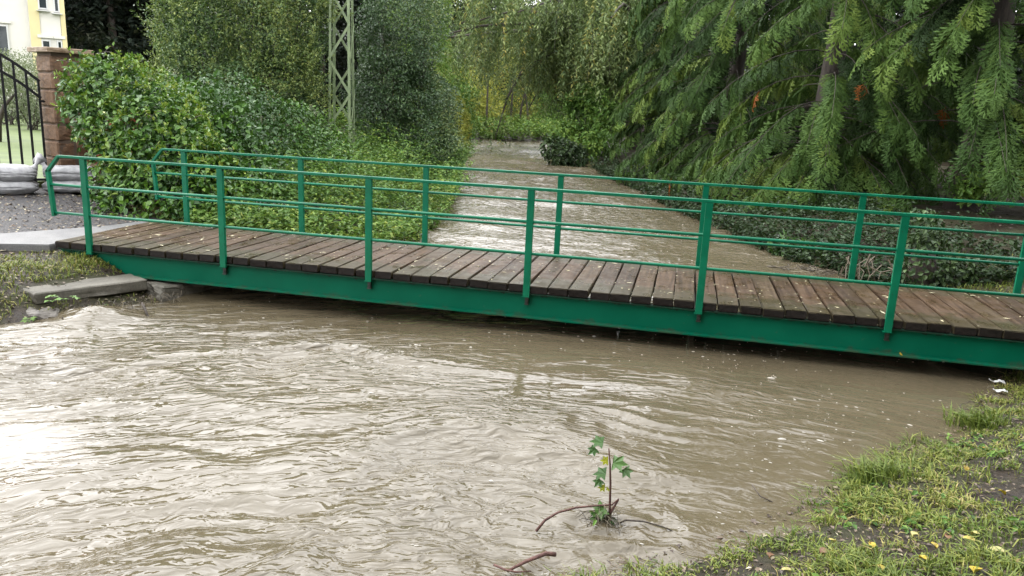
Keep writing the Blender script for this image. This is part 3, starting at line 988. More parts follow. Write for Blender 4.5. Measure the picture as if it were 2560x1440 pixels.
def window(cx, yf, z0, w, h, mull=True):
    wn = empty("window"); wn.parent = house; wn.location = (cx, yf, z0)
    mb = MB(); mb.box((0, -.02, h / 2), (w, .03, h)); mb.build("pane", MT["glass"], wn)
    mb = MB(); t_ = .07
    mb.box((-w / 2 - .02, -.05, h / 2), (t_, .08, h + .12)); mb.box((w / 2 + .02, -.05, h / 2), (t_, .08, h + .12))
    mb.box((0, -.052, h + .02), (w - .06, .08, t_)); mb.box((0, -.052, -.02), (w - .06, .08, t_))
    if mull: mb.box((0, -.054, h / 2), (.13, .08, h - .08))
    mb.build("frame", MT["white"], wn)
    mb = MB(); mb.box((0, -.14, -.14), (w + .3, .26, .05)); mb.build("sill", MT["white"], wn)
    mb = MB(); mb.box((0, -.06, h + .24), (w + .45, .12, .16)); mb.build("lintel", MT["render"], wn)


window(-3.60, 0, 3.35, 1.45, 1.75)
window(-3.60, 0, 7.6, 1.45, 1.7)
window(-1.06, -.40, 3.4, .34, 1.05, False)
window(-.40, -.40, 3.4, .16, 1.05, False)
window(-1.06, -.40, 6.2, .36, 1.4, False)
window(-.40, -.40, 6.1, .18, 1.4, False)

# ------------------------------------------------------------------ lattice mast among the shrubs
mast = tag(empty("lattice_mast", (-2.15, 11.80, .6), math.radians(13)), "pale green painted steel lattice mast standing among tall shrubs", "mast")
MH, MB0, MB1 = 9.0, .60, .42


def mleg(sx, sy, z):
    w = (MB0 + (MB1 - MB0) * z / MH) / 2
    return np.array([sx * w, sy * w, z])


for sx in (-1, 1):
    for sy in (-1, 1):
        mb = MB()
        a_, b_ = mleg(sx, sy, 0), mleg(sx, sy, MH)
        mb.bar(a_ + np.array([-sx * .030, 0, 0]), b_ + np.array([-sx * .030, 0, 0]), .008, .06, up=(1, 0, 0))
        mb.bar(a_ + np.array([0, -sy * .035, 0]), b_ + np.array([0, -sy * .035, 0]), .06, .008, up=(1, 0, 0))
        mb.build("leg", MT["mast"], mast)
zs = np.linspace(.15, MH - .1, 11)
for i in range(10):
    s = 1 if i % 2 else -1
    for face in range(4):
        c0, c1 = [((-1, -1), (1, -1)), ((1, -1), (1, 1)), ((1, 1), (-1, 1)), ((-1, 1), (-1, -1))][face]
        if s < 0: c0, c1 = c1, c0
        n_ = np.array([(0, -1, 0), (1, 0, 0), (0, 1, 0), (-1, 0, 0)][face]) * .010
        mb = MB(); mb.bar(mleg(*c0, zs[i]) + n_, mleg(*c1, zs[i + 1]) + n_, .062, .008, up=n_ * 100)
        m_ = mb.build("brace", MT["mast"], mast)

# ------------------------------------------------------------------ vegetation builders
def crown_cloud(E, n, L, W, tint_fn=None, shape=0, droop=.25, out=.5, up=.6, rng=RNG, rin=.7, bump=.13, bscale=2.0, zmin=-9, fold=.25, curl=.05, jit=.55, cull=.66):
    P, N, rr = shell_points(E, n, rin, 1.04, bump, bscale, cull, rng, zmin)
    m = len(P)
    A = norm(N * out + rng.normal(0, jit, (m, 3)) + np.array([0, 0, -droop]))
    NN = norm(N * .6 + np.array([0, 0, up]) + rng.normal(0, .35, (m, 3)))
    LL = L * rng.uniform(.5, 1.35, m)
    t = rng.random(m) * .55 + .18 + .25 * np.clip(vnoise(P[:, 0] * 1.1 + P[:, 2], P[:, 1] * 1.1 - P[:, 2] * .7, 15), -1, 1)
    if tint_fn is not None: t = tint_fn(P, N, t)
    return P, A, NN, LL, LL * W / L * rng.uniform(.8, 1.2, m), np.clip(t, 0, 1)


def limbs(base, tips, r0, r1, rng, sag=0.0, n=6, sides=6):
    mb = MB()
    for tp in tips:
        b = np.asarray(base(rng) if callable(base) else base, float); tp = np.asarray(tp, float)
        t = np.linspace(0, 1, n)[:, None]
        mid = rng.normal(0, .12, 3) * np.linalg.norm(tp - b) * .4
        P = b + (tp - b) * t + mid * np.sin(t * math.pi) + np.array([0, 0, sag]) * (t * t)
        mb.tube(P, np.linspace(r0, r1, n), sides)
    return mb


def local(P, o): return P - np.asarray(o, float)


def shrub(name, label, cat, E, n, L, W, mat, seed, group=None, stems=10, tint_fn=None, shape=0, rstem=.03, base=None, barkmat="bark", crown_name="crown", **kw):
    rng = np.random.default_rng(seed)
    E = np.asarray(E, float)
    if base is None:
        c = E[:, :3].mean(0); base = (c[0], c[1], float(ground_z(c[0], c[1])) - .03)
    base = np.asarray(base, float)
    root = tag(empty(name, tuple(base)), label, cat, group)
    P, A, NN, LL, WW, t = crown_cloud(E, n, L, W, tint_fn, shape, rng=rng, **kw)
    cr = link(crown_name, leaf_mesh(crown_name, local(P, base), A, NN, LL, WW, t, shape), MT[mat], root)
    if stems:
        k = rng.integers(0, len(P), stems)
        tips = local(P[k], base) * np.array([.92, .92, .95])
        mb = limbs(lambda r: r.normal(0, 1, 3) * np.array([E[:, 3].mean() * .12, E[:, 4].mean() * .12, 0]), tips, rstem, rstem * .25, rng)
        mb.build("stem", MT[barkmat], root)
    return root


# ------------------------------------------------------------------ vine-covered mounds
def vine_tint(P, N, t):
    return t * .9 + .12


V1 = [(-3.05, 4.25, 2.25, .72, .6, .68), (-2.55, 4.0, 1.95, .85, .75, .85), (-1.9, 3.75, 1.55, .9, .85, .9), (-1.35, 3.45, 1.10, .85, .8, .9), (-.85, 3.25, .80, .7, .7, .7),
      (-1.75, 3.3, .80, .75, .65, .75), (-1.35, 2.95, .62, .75, .6, .52), (-2.3, 3.75, 1.2, .5, .5, .7), (-.45, 3.2, .66, .55, .6, .5), (-.9, 3.6, 1.15, .7, .6, .7), (-.2, 3.9, .75, .6, .6, .55), (-1.2, 4.6, 1.5, .9, .8, .8), (-2.0, 5.2, 1.8, .9, .8, .8)]
vine = shrub("climbing_vine", "dense glossy vine draped over the garden wall next to the brown pillar", "vine", V1, 26000, .098, .066, "l_vine", 11,
             stems=26, tint_fn=vine_tint, shape=1, rstem=.018, base=(-2.4, 3.9, .45), crown_name="foliage", droop=.55, out=.45, rin=.6, bump=.26, bscale=1.6, zmin=.42, curl=.12)
# loose tendrils over the top
rng = np.random.default_rng(12)
mb = MB(); LP, LA, LN = [], [], []
for k in range(26):
    e = V1[int(rng.integers(0, 5))]
    b = np.array([e[0] + rng.normal(0, .4), e[1] - .2 + rng.normal(0, .3), e[2] + e[5] * .95])
    d = norm(np.array([rng.normal(0, .5), rng.normal(-.1, .4), rng.uniform(.5, 1.2)])); ln = rng.uniform(.12, .38)
    t = np.linspace(0, 1, 5)[:, None]
    Pp = b + d * ln * t + np.array([.1, 0, -.14]) * t ** 2 - np.array([-2.4 * -1 * 0, 0, 0])
    mb = MB(); mb.tube(local(Pp, (-2.4, 3.9, .45)), .005, 4, cap=False); mb.build("tendril", MT["twig"], vine)
    for q in Pp[1:]:
        LP.append(local(q, (-2.4, 3.9, .45))); LA.append(norm(rng.normal(0, 1, 3) + np.array([0, 0, -.2]))); LN.append((0, 0, 1))
link("young_leaves", leaf_mesh("young_leaves", np.array(LP), np.array(LA), np.array(LN, float), .075, .055, rng.uniform(.8, 1, len(LP)), 1), MT["l_vine"], vine)

V2 = [(-3.3, 6.6, 1.6, 1.0, .9, 1.05), (-2.5, 7.2, 1.65, 1.15, 1.0, 1.05), (-1.55, 7.6, 1.45, 1.05, 1.0, .95), (-.85, 7.7, 1.05, .75, .9, .75), (-1.9, 6.5, .9, 1.3, .9, .7)]
seedy = shrub("seeding_vine_mound", "rounded mound of smaller leaved vine with fluffy pale seed heads behind the wall", "vine", V2, 17000, .085, .055, "l_vine", 13,
      stems=20, tint_fn=lambda P, N, t: t * .9 + .05, shape=1, rstem=.016, base=(-2.0, 7.0, .45), crown_name="foliage", droop=.5, out=.4, rin=.65, bump=.15, zmin=.42)

rng = np.random.default_rng(14)
Ps, Ns, _r = shell_points(np.array(V2), 900, 1.0, 1.06, .15, 2.0, .95, rng, .8)
k = np.where((Ns[:, 1] < .2) & (vnoise(Ps[:, 0] * 1.4, Ps[:, 2] * 1.8, 12) > .15))[0][:46]
Q = (Ps[k][:, None, :] + rng.normal(0, .035, (len(k), 26, 3))).reshape(-1, 3); m = len(Q)
link("seed_heads", leaf_mesh("seed_heads", local(Q, (-2.0, 7.0, .45)), rand_dir(m, rng), rand_dir(m, rng), rng.uniform(.02, .045, m), .014, rng.uniform(.7, 1, m)), MT["l_pale"], seedy)

# ------------------------------------------------------------------ tall shrubs by the mast
def spread_tint(spread, add=0.0):  # random leaf tint widened and shifted, the same at every height
    def f(P, N, t):
        return (t - .45) * spread + .5 + add
    return f


B1 = [(-4.9, 10.3, 2.4, 1.5, 1.5, 2.0), (-3.9, 10.6, 2.3, 1.5, 1.4, 2.1), (-3.6, 11.2, 2.0, 1.0, 1.1, 1.6), (-4.4, 11.0, 4.4, 1.7, 1.5, 1.9), (-5.6, 11.2, 3.9, 1.2, 1.3, 1.7), (-3.7, 11.9, 4.4, 1.0, 1.0, 1.8),
      (-5.2, 10.0, 1.5, 1.1, 1.1, 1.2)]
privet = shrub("privet_bush", "tall dense small leaved privet bush with yellowish shoots at its top", "bush", B1, 120000, .085, .038, "l_privet", 21, stems=40,
      tint_fn=spread_tint(1.15, .04), rstem=.03, droop=.1, out=.6, rin=.52, bump=.3, bscale=1.1, zmin=.5, jit=.6)
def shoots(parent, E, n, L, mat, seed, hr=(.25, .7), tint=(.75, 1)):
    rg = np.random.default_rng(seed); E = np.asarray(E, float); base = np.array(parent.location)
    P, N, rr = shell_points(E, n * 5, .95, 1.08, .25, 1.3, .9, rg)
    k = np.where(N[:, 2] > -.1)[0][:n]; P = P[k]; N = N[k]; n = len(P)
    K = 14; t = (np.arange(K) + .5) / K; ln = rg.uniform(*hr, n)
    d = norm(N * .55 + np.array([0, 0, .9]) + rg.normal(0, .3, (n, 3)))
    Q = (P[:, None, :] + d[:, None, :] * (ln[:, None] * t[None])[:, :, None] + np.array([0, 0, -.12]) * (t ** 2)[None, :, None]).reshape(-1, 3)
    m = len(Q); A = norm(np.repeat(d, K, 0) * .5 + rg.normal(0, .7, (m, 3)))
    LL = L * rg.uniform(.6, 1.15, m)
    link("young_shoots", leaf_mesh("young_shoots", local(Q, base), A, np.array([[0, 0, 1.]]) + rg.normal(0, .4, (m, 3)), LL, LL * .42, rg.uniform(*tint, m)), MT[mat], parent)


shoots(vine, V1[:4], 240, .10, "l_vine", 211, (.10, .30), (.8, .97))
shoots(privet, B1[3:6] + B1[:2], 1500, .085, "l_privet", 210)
B2 = [(-2.0, 14.6, 2.2, 1.2, 1.3, 1.9), (-1.15, 15.2, 2.0, 1.1, 1.3, 1.7), (-1.8, 15.0, 4.4, 1.25, 1.3, 2.0), (-.75, 14.6, 1.3, .9, 1.0, 1.1), (-2.4, 15.2, 3.6, .8, .9, 1.6)]
shrub("laurel_bush", "dark glossy evergreen bush between the lattice mast and the river", "bush", B2, 85000, .088, .040, "l_laurel", 22, stems=30,
      tint_fn=spread_tint(1.15, .04), rstem=.03, droop=.1, out=.55, rin=.52, bump=.28, bscale=1.1, zmin=.5, jit=.6)
B3 = [(-3.0, 20.5, 3.4, 1.0, 1.2, 2.0), (-3.3, 21, 5.6, 1.1, 1.2, 2.0), (-2.8, 20.2, 1.9, .8, 1.0, 1.4)]
shrub("young_tree", "light green young tree rising behind the dark evergreen bush", "tree", B3, 26000, .10, .05, "l_bank", 23, stems=20,
      tint_fn=lambda P, N, t: t * .7 + .28, rstem=.04, bump=.22, bscale=1.3, zmin=.5, barkmat="bark")
B4 = [(-1.7, 19.0, 1.6, .5, .6, 1.2), (-1.75, 19.0, 2.5, .38, .45, .8)]
shrub("small_evergreen", "narrow blue green evergreen at the edge of the tall shrubs", "bush", B4, 9000, .08, .03, "l_laurel", 24, stems=6,
      tint_fn=lambda P, N, t: t * .5, rstem=.03, zmin=.4)
B5 = [(-4.9, 29.5, 1.5, 1.1, 1.4, 1.5), (-5.6, 29, 2.4, 1.0, 1.2, 1.6), (-4.4, 28.5, .8, .9, 1.2, .9)]
shrub("yellowing_shrub", "yellowing shrub leaning over the far river bank beside the willow", "shrub", B5, 20000, .13, .06, "l_yellow", 25, stems=16,
      tint_fn=lambda P, N, t: t * .9, rstem=.03, bump=.2, zmin=.1)

# ------------------------------------------------------------------ undergrowth on the left bank
rng = np.random.default_rng(31)
n = 4600
yy = 2.15 + 20 * rng.random(n) ** 1.35
side = rng.random(n)
xx = xL(yy) + .45 - side * np.interp(yy, [2, 4, 8, 20], [2.1, 4.2, 4.6, 3.5])
ok = ~((xx < -.3) & (yy < 4.0)) & ((xx > -.55) | (yy > 4.5))
xx, yy = xx[ok], yy[ok]
zz = np.maximum(ground_z(xx, yy), .02)
n = len(xx)
hh = rng.uniform(.22, .55, n) * np.interp(yy, [2, 3.2, 5, 9, 20], [.6, .95, 1.6, 2.2, 2.2]) * (1 + .45 * vnoise(xx * .9, yy * .9, 33))
K = 16
tt = np.sort(rng.random((n, K)), 1) * .9 + .1
lean = rng.normal(0, .28, (n, 2)) + np.stack([np.where(side[ok] < .15, .35, 0), np.zeros(n)], 1)
S = np.stack([xx, yy, zz], 1)
P = S[:, None, :] + tt[:, :, None] * hh[:, None, None] * np.concatenate([lean[:, None, :] * tt[:, :, None], np.ones((n, K, 1))], 2)
P = P.reshape(-1, 3)
m = len(P)
ang = rng.uniform(0, 6.28, m)
A = np.stack([np.cos(ang), np.sin(ang), rng.normal(.0, .35, m)], 1)
NN = np.array([[0, 0, 1.]]) + rng.normal(0, .4, (m, 3))
LL = rng.uniform(.055, .13, m)
tn = np.clip(.48 + rng.normal(0, .2, m) + .18 * np.repeat(vnoise(xx * .6, yy * .6, 35), K), 0, 1)
und = link("bank_undergrowth", leaf_mesh("bank_undergrowth", P, A, NN, LL, LL * .45, tn, 0, .2, .1), MT["l_bank"])
tag(und, "yellow green leafy undergrowth covering the river bank behind the bridge", "undergrowth", kind="stuff")

# far bank growth across the bend, and the right hand bank under the conifers
def ground_cover(name, label, pts_fn, n, hrange, Lr, mat, seed, K=10, wr=.45, trange=(.2, .8), cat="undergrowth"):
    rng = np.random.default_rng(seed)
    x, y = pts_fn(rng, n)
    z = np.maximum(ground_z(x, y), 0.0)
    n = len(x)
    hh = rng.uniform(*hrange, n) * (1 + .5 * vnoise(x * .8, y * .8, seed))
    tt = rng.random((n, K)) * .9 + .08
    ln = rng.normal(0, .35, (n, 2))
    P = np.stack([x, y, z], 1)[:, None, :] + tt[:, :, None] * hh[:, None, None] * np.concatenate([ln[:, None, :] * tt[:, :, None], np.ones((n, K, 1))], 2)
    P = P.reshape(-1, 3); m = len(P)
    an = rng.uniform(0, 6.28, m)
    A = np.stack([np.cos(an), np.sin(an), rng.normal(-.1, .35, m)], 1)
    NN = np.array([[0, 0, 1.]]) + rng.normal(0, .45, (m, 3))
    LL = rng.uniform(*Lr, m)
    t = np.clip(trange[0] + (trange[1] - trange[0]) * rng.random(m), 0, 1)
    o = link(name, leaf_mesh(name, P, A, NN, LL, LL * wr, t, 0, .2, .1), MT[mat])
    return tag(o, label, cat, kind="stuff")


def pts_far(rng, n):
    x = rng.uniform(-16, 8, n); y = 45.3 + .55 * (x + 4) + rng.random(n) ** 1.5 * 12
    return x, y


ground_cover("far_bank_growth", "light green growth along the far bank where the river bends", pts_far, 2600, (.5, 1.2), (.14, .30), "l_bank", 41, 12, .5, (.35, .95))


def pts_right(rng, n):
    y = 4.2 + rng.random(n) ** 1.2 * 20
    x = xR(y) - .25 + rng.random(n) ** 1.6 * np.interp(y, [4, 6, 12], [2.4, 3.8, 4.0])
    return x, y


ground_cover("shady_bank_growth", "dark low ivy and brambles on the shaded bank beneath the conifers", pts_right, 2900, (.12, .5), (.05, .12), "l_ivy", 42, 11, .6, (.0, .6))

# ------------------------------------------------------------------ conifers
def spray_template(seed, droop):
    """one flat fan of scale-leaved twigs, 1 m long; returns V, tri faces"""
    rng = np.random.default_rng(seed)
    V, F = [], []

    def finger(b, d, l, w):
        d = d / np.linalg.norm(d); s = np.array([-d[1], d[0], 0])
        k = len(V)
        V.extend([b, b + d * l * .5 + s * w, b + d * l, b + d * l * .5 - s * w])
        F.extend([[k, k + 1, k + 2], [k, k + 2, k + 3]])
    xs = np.linspace(.08, .97, 10)
    for i, x in enumerate(xs):
        sgn = 1 if i % 2 else -1
        l = (.50 * (1 - x) ** .75 + .12) * rng.uniform(.8, 1.15)
        an = math.radians(rng.uniform(34, 48)) * sgn
        b = np.array([x, 0, 0.]); d = np.array([math.cos(an), math.sin(an), 0])
        finger(b, d, l, .034)
        for q in (.4, .7):
            for s2 in ((1, -1) if q < .6 else (sgn,)):
                a2 = an + s2 * math.radians(rng.uniform(28, 42))
                finger(b + d * l * q, np.array([math.cos(a2), math.sin(a2), 0]), l * rng.uniform(.32, .46) * (1.15 - q * .4), .030)
    finger(np.array([0, 0, 0.]), np.array([1, 0, 0.]), 1.0, .020)
    finger(np.array([.9, 0, 0.]), np.array([1, .1, 0.]), .2, .032)
    V = np.array(V); F = np.array(F)
    V[:, 2] = -droop * V[:, 0] ** 2 - droop * 1.3 * np.abs(V[:, 1]) ** 1.4 + rng.normal(0, .010, len(V))
    return V, F


SPR = [spray_template(60 + k, d) for k, d in enumerate((.16, .32, .48, .25))]


def place_sprays(P, A, N, S, t, rng):
    """merge many sprays into arrays"""
    Vs, Fs, Ts = [], [], []
    off = 0
    A = norm(A); Y_ = norm(np.cross(N, A)); Z_ = np.cross(A, Y_)
    var = rng.integers(0, len(SPR), len(P))
    for k in range(len(SPR)):
        idx = np.where(var == k)[0]
        if not len(idx): continue
        V, F = SPR[k]
        W_ = P[idx][:, None, :] + S[idx][:, None, None] * (V[None, :, 0:1] * A[idx][:, None, :] + V[None, :, 1:2] * Y_[idx][:, None, :] + V[None, :, 2:3] * Z_[idx][:, None, :])
        Vs.append(W_.reshape(-1, 3))
        Fs.append((np.arange(len(idx))[:, None, None] * len(V) + F[None]).reshape(-1, 3) + off)
        Ts.append(np.repeat(t[idx], len(F)))
        off += len(idx) * len(V)
    return np.vstack(Vs), np.vstack(Fs), np.concatenate(Ts)


def conifer(loc, height, rad, zlow, label, seed, nb=120, per=15, ssize=.52, zfine=6.5, facing=None, group="drooping conifers along the right hand bank"):
    rng = np.random.default_rng(seed)
    x, y = loc; z0 = float(ground_z(x, y)) - .05
    root = tag(empty("conifer", (x, y, z0)), label, "conifer", group)
    mb = MB()
    zz = np.linspace(0, height * .97, 9)
    r0 = .017 * height + .04
    mb.tube(np.stack([.06 * np.sin(zz * .9 + seed), .06 * np.cos(zz * .7), zz], 1), np.interp(zz, [0, .5, height], [r0 * 1.35, r0, .03]), 10)
    mb.build("trunk", MT["bark"], root, True)
    P, A, N, S, T = [], [], [], [], []
    lim = MB()
    # boughs: many in the part that stands in view, coarser above
    hs = np.concatenate([rng.uniform(zlow + .4, zfine, nb), rng.uniform(zfine, height * .97, int(nb * .55))])
    low = int(nb * .32) if zlow < .7 else int(nb * .12)
    hs = np.concatenate([hs, rng.uniform(max(.9, zlow + .5), zlow + 2.2, low)])
    for hb in hs:
        fine = hb < zfine
        fr = 1 - hb / height
        L = rad * (.25 + .75 * min(1, fr * 1.25)) * rng.uniform(.72, 1.08)
        az = rng.uniform(0, 2 * math.pi)
        if fine and facing is not None and rng.random() < .55:
            az = facing + rng.normal(0, .75)
        d = np.array([math.cos(az), math.sin(az), 0]); sd_ = np.array([-d[1], d[0], 0])
        rise, fall = rng.uniform(.05, .25), rng.uniform(.40, .72)
        tp = np.linspace(0, 1, 7)
        path = d[None] * (L * tp)[:, None] + np.array([0, 0, 1.])[None] * (hb + L * (rise * tp - fall * tp ** 2))[:, None] + sd_[None] * (rng.normal(0, .08) * L * tp ** 2)[:, None]
        path[:, 2] = np.maximum(path[:, 2], .12)
        if fine: lim.tube(path, np.linspace(.018, .004, 7), 4, cap=False)
        k = per if fine else max(5, per // 2)
        ts = np.linspace(.30, 1.0, k)
        tone = rng.normal(0, .10)
        for j, tq in enumerate(ts):
            b = np.array([np.interp(tq, tp, path[:, q]) for q in range(3)])
            tan = norm(d + np.array([0, 0, rise - 2 * fall * tq]))
            s_ = (1 if j % 2 else -1)
            a = norm(tan * rng.uniform(.5, 1.0) + sd_ * s_ * rng.uniform(.35, .95) * (1.1 - .6 * tq) + np.array([0, 0, -rng.uniform(.2, .9)]))
            P.append(b); A.append(a)
            N.append(norm(np.array([0, 0, 1.0]) + d * .55 + rng.normal(0, .22, 3)))
            S.append(ssize * rng.uniform(.65, 1.2) * (1.0 if fine else 1.7) * (.75 + .35 * tq))
            T.append(np.clip(.52 + tone * 2.4 + rng.normal(0, .12), .02, .95))
    P = np.array(P); A = np.array(A); N = np.array(N); S = np.array(S); T = np.array(T)
    dead = rng.random(len(T)) < .004
    if seed == 73: T[dead] = 1.0                 # the one tree with rusty dead sprays
    P[:, 2] = np.maximum(P[:, 2], .25)
    V, F, t = place_sprays(P, A, N, S, T, rng)
    lim.build("bough", MT["bark"], root)
    link("crown", mesh_np("crown", V, F, t), MT["l_conifer"], root)
    return root


cam_az = lambda x, y: math.atan2(CAM[1] - y, CAM[0] - x)
CON = [
    ((6.5, 24.5), 14, 3.1, .1, "drooping conifer overhanging the river, the one nearest the willow", 71, 74, 22),
    ((8.2, 19.0), 15, 3.4, .1, "dense drooping conifer overhanging the river in the middle of the conifer row", 72, 72, 22),
    ((10.3, 14.0), 16, 3.6, .3, "drooping conifer with rusty dead sprays, its skirt hanging low over the near bank", 73, 62, 23),
    ((13.2, 11.6), 16, 3.2, 1.0, "drooping conifer with bright hanging boughs above bare dark soil", 74, 44, 24),
    ((16.0, 11.8), 16, 3.0, 1.5, "drooping conifer at the right hand edge of the photograph with boughs cut by the frame", 75, 44, 24),
    ((13.6, 17.5), 17, 3.0, .8, "shaded conifer standing in the second row behind the bare soil", 76, 70, 14),
    ((18.6, 18.0), 17, 3.2, 1.0, "shaded conifer in the second row farthest from the river", 77, 80, 14),
    ((11.2, 22.5), 17, 3.2, .6, "shaded conifer in the second row hidden behind the conifers at the water", 78, 60, 14),
]
for loc, hgt, rad, zl, lab, sd_, nb, per in CON:
    conifer(loc, hgt, rad, zl, lab, sd_, nb, per, facing=cam_az(*loc))

# ------------------------------------------------------------------ weeping willow
def willow():
    rng = np.random.default_rng(81)
    bx, by = 4.3, 34.0
    z0 = float(ground_z(bx, by)) - .1
    root = tag(empty("weeping_willow", (bx, by, z0)), "large weeping willow trailing its branches over the river", "willow")
    mb = MB()
    t = np.linspace(0, 1, 9)
    trunk = np.stack([-.5 * t - .3 * np.sin(t * 3), .2 * np.sin(t * 4), 8.0 * t], 1)
    mb.tube(trunk, np.interp(t, [0, .1, 1], [.72, .5, .26]), 12)
    mb.build("trunk", MT["bark"], root, True)
    arms = MB(); tips = []
    for k in range(50):
        az = rng.uniform(math.radians(110), math.radians(300)) if k < 42 else rng.uniform(0, 6.28)
        L = rng.uniform(3.0, 14.0) if k < 42 else rng.uniform(2, 5)
        h0 = rng.uniform(3.6, 8.0); h1 = rng.uniform(5.0, 9.5)
        b = np.array([np.interp(h0 / 8, t, trunk[:, 0]), np.interp(h0 / 8, t, trunk[:, 1]), h0])
        q = np.linspace(0, 1, 9)
        path = b + np.stack([math.cos(az) * L * q, math.sin(az) * L * q * .75, (h1 - h0) * np.sin(q * math.pi * .62) * 1.05 - 1.2 * q ** 3], 1) + np.cumsum(rng.normal(0, .07, (9, 3)), 0)
        arms.tube(path, np.linspace(.13, .03, 9), 6)
        tips.append(path)
    # one low dark limb that crosses the gap
    for pts in ([(-.6, -.3, 4.2), (-2.4, -1.0, 5.0), (-4.6, -1.6, 4.6), (-6.0, -2, 3.6), (-6.6, -2.2, 2.4), (-6.9, -2.3, 1.2), (-7.1, -2.4, .35)],
                [(-.6, .3, 5.0), (-2.6, .2, 4.4), (-4.4, .1, 3.8), (-5.4, 0, 2.9), (-5.9, 0, 1.9)]):
        pp = np.array(pts, float); arms.tube(pp, np.linspace(.14, .02, len(pp)), 6); tips.append(pp)
    arms.build("limb", MT["bark"], root)
    P, A, N, L, T = [], [], [], [], []
    tw = MB()
    for path in tips:
        ns = 78
        for s in range(ns):
            q = rng.random() ** .8
            i = q * (len(path) - 1); i0 = min(int(i), len(path) - 2)
            b = path[i0] + (path[i0 + 1] - path[i0]) * (i - i0) + rng.normal(0, .55, 3)
            ln = min(rng.uniform(.5, 3.0), max(.5, b[2] - rng.uniform(.1, 2.6) + .25))
            if -7.6 < b[0] < -4.4: ln = min(ln, max(.3, b[2] - 2.8))          # open archway over the river
            out = norm(np.array([path[-1][0] - path[0][0], path[-1][1] - path[0][1], 0]))
            m = int(ln / .085)
            u = (np.arange(m) + rng.random(m)) / m
            sway = rng.normal(0, .28, 2)
            pts = b + np.stack([(out[0] * .35 * (1 - (1 - u) ** 2) + sway[0] * u) * ln * .5, (out[1] * .35 * (1 - (1 - u) ** 2) + sway[1] * u) * ln * .5, -u * ln + .22 * ln * u * (1 - u)], 1)
            if s % 4 == 0:
                oo = np.argsort(u); tw.tube(pts[oo][:: max(1, m // 6)], .008, 3, cap=False)
            tone = np.clip(.5 + rng.normal(0, .22), 0, 1) + (.5 if rng.random() < .008 else 0)
            for rep in range(2):
                an = rng.uniform(0, 6.28, m)
                P.append(pts + rng.normal(0, .03, (m, 3)))
                A.append(np.stack([np.cos(an) * .8, np.sin(an) * .8, -rng.uniform(.1, 1.0, m)], 1))
                N.append(np.stack([np.cos(an), np.sin(an), np.full(m, .7)], 1) + rng.normal(0, .3, (m, 3)))
                L.append(rng.uniform(.15, .30, m)); T.append(np.clip(tone + rng.normal(0, .12, m), 0, 1))
    P = np.vstack(P); A = np.vstack(A); N = np.vstack(N); L = np.concatenate(L); T = np.concatenate(T)
    tag(tw.build("twig", MT["bark"], root), kind="stuff")
    link("crown", leaf_mesh("crown", P, A, N, L, L * .27, T, 0, .2, .08), MT["l_willow"], root)


willow()

# growth between willow and conifers
shrub("flooded_shrub", "dark green broad leaved shrub standing in the flood water below the conifers", "shrub",
      [(1.75, 25.1, .55, .62, .6, .62), (2.3, 25.4, .45, .5, .5, .5), (1.2, 25.0, .75, .35, .4, .45)], 1500, .18, .10, "l_ivy", 91, stems=9, shape=1, rin=.5, base=(1.8, 25.2, -.1), rstem=.02, droop=.5)
shrub("maple_shrub", "bright green maple shrub at the water edge between willow and conifers", "shrub",
      [(1.7, 29.5, 1.3, .9, .8, .8), (2.6, 29.0, 1.3, 1.0, .8, .9), (1.5, 29.6, 2.6, .7, .8, .7), (2.4, 29.4, 2.9, .9, .9, .8), (2.9, 27.5, .9, .9, .9, .8), (3.0, 28.6, 2.2, .8, .8, .9)], 5200, .17, .11, "l_bank", 92, stems=16, shape=1, rin=.1, rstem=.04, droop=.4, bump=.5, bscale=1.6, cull=.1,
      tint_fn=lambda P, N, t: t * .8 + .1)

# ------------------------------------------------------------------ saplings and small trees on the far bank
def small_tree(loc, h, lean, label, seed, mat="l_yellow", crown=True, name="sapling", cat="sapling", r=.10, n=1500, L=.22):
    rng = np.random.default_rng(seed)
    z0 = float(ground_z(*loc)) - .05
    root = tag(empty(name, (loc[0], loc[1], z0)), label, cat, "saplings on the far bank")
    mb = MB()
    q = np.linspace(0, 1, 6)
    mb.tube(np.stack([lean * h * q ** 1.5, 0 * q, h * .62 * q], 1), np.linspace(r, r * .6, 6), 7)
    mb.build("trunk", MT["bark"], root, True)
    mb = MB()
    top = np.array([lean * h, 0, h * .6])
    for k in range(5):
        an = rng.uniform(0, 6.28); e = top + np.array([math.cos(an) * .7, math.sin(an) * .5, h * rng.uniform(.2, .45)])
        s = top * rng.uniform(.7, 1.0); s[0] = lean * h * (s[2] / (h * .62)) ** 1.5
        mb.tube([s, (s + e) / 2 + np.array([0, 0, -.1]), e], [r * .5, r * .35, r * .12], 5)
    mb.build("branch", MT["bark"], root)
    if crown:
        E = [(top[0], 0, h * .95, 1.4, 1.3, h * .28), (top[0] + .8, .3, h * .85, 1.0, 1.0, h * .2), (top[0] - .8, -.2, h * .88, 1.0, 1.0, h * .22)]
        P, A, NN, LL, WW, t = crown_cloud(np.array(E), n, L, L * .5, None, 0, rng=rng, rin=.2)
        link("crown", leaf_mesh("crown", P, A, NN, LL, WW, t), MT[mat], root)


for k, (px, dpt, h, lean, lab) in enumerate([
        (1322, 60, 6.0, -.10, "forked sapling standing on the far bank straight up the river"),
        (1297, 64, 6.5, .10, "slim leaning sapling just left of the forked one on the far bank"),
        (1216, 58, 6.5, .0, "dark stemmed sapling half hidden by the willow curtain"),
        (1276, 70, 7.5, .02, "pale sapling seen through the trailing willow twigs"),
        (1400, 72, 8.0, .05, "sapling on the far bank behind the maple shrub")]):
    p = at_depth(px, 310, dpt)
    small_tree((p[0], p[1]), h, lean, lab, 300 + k)

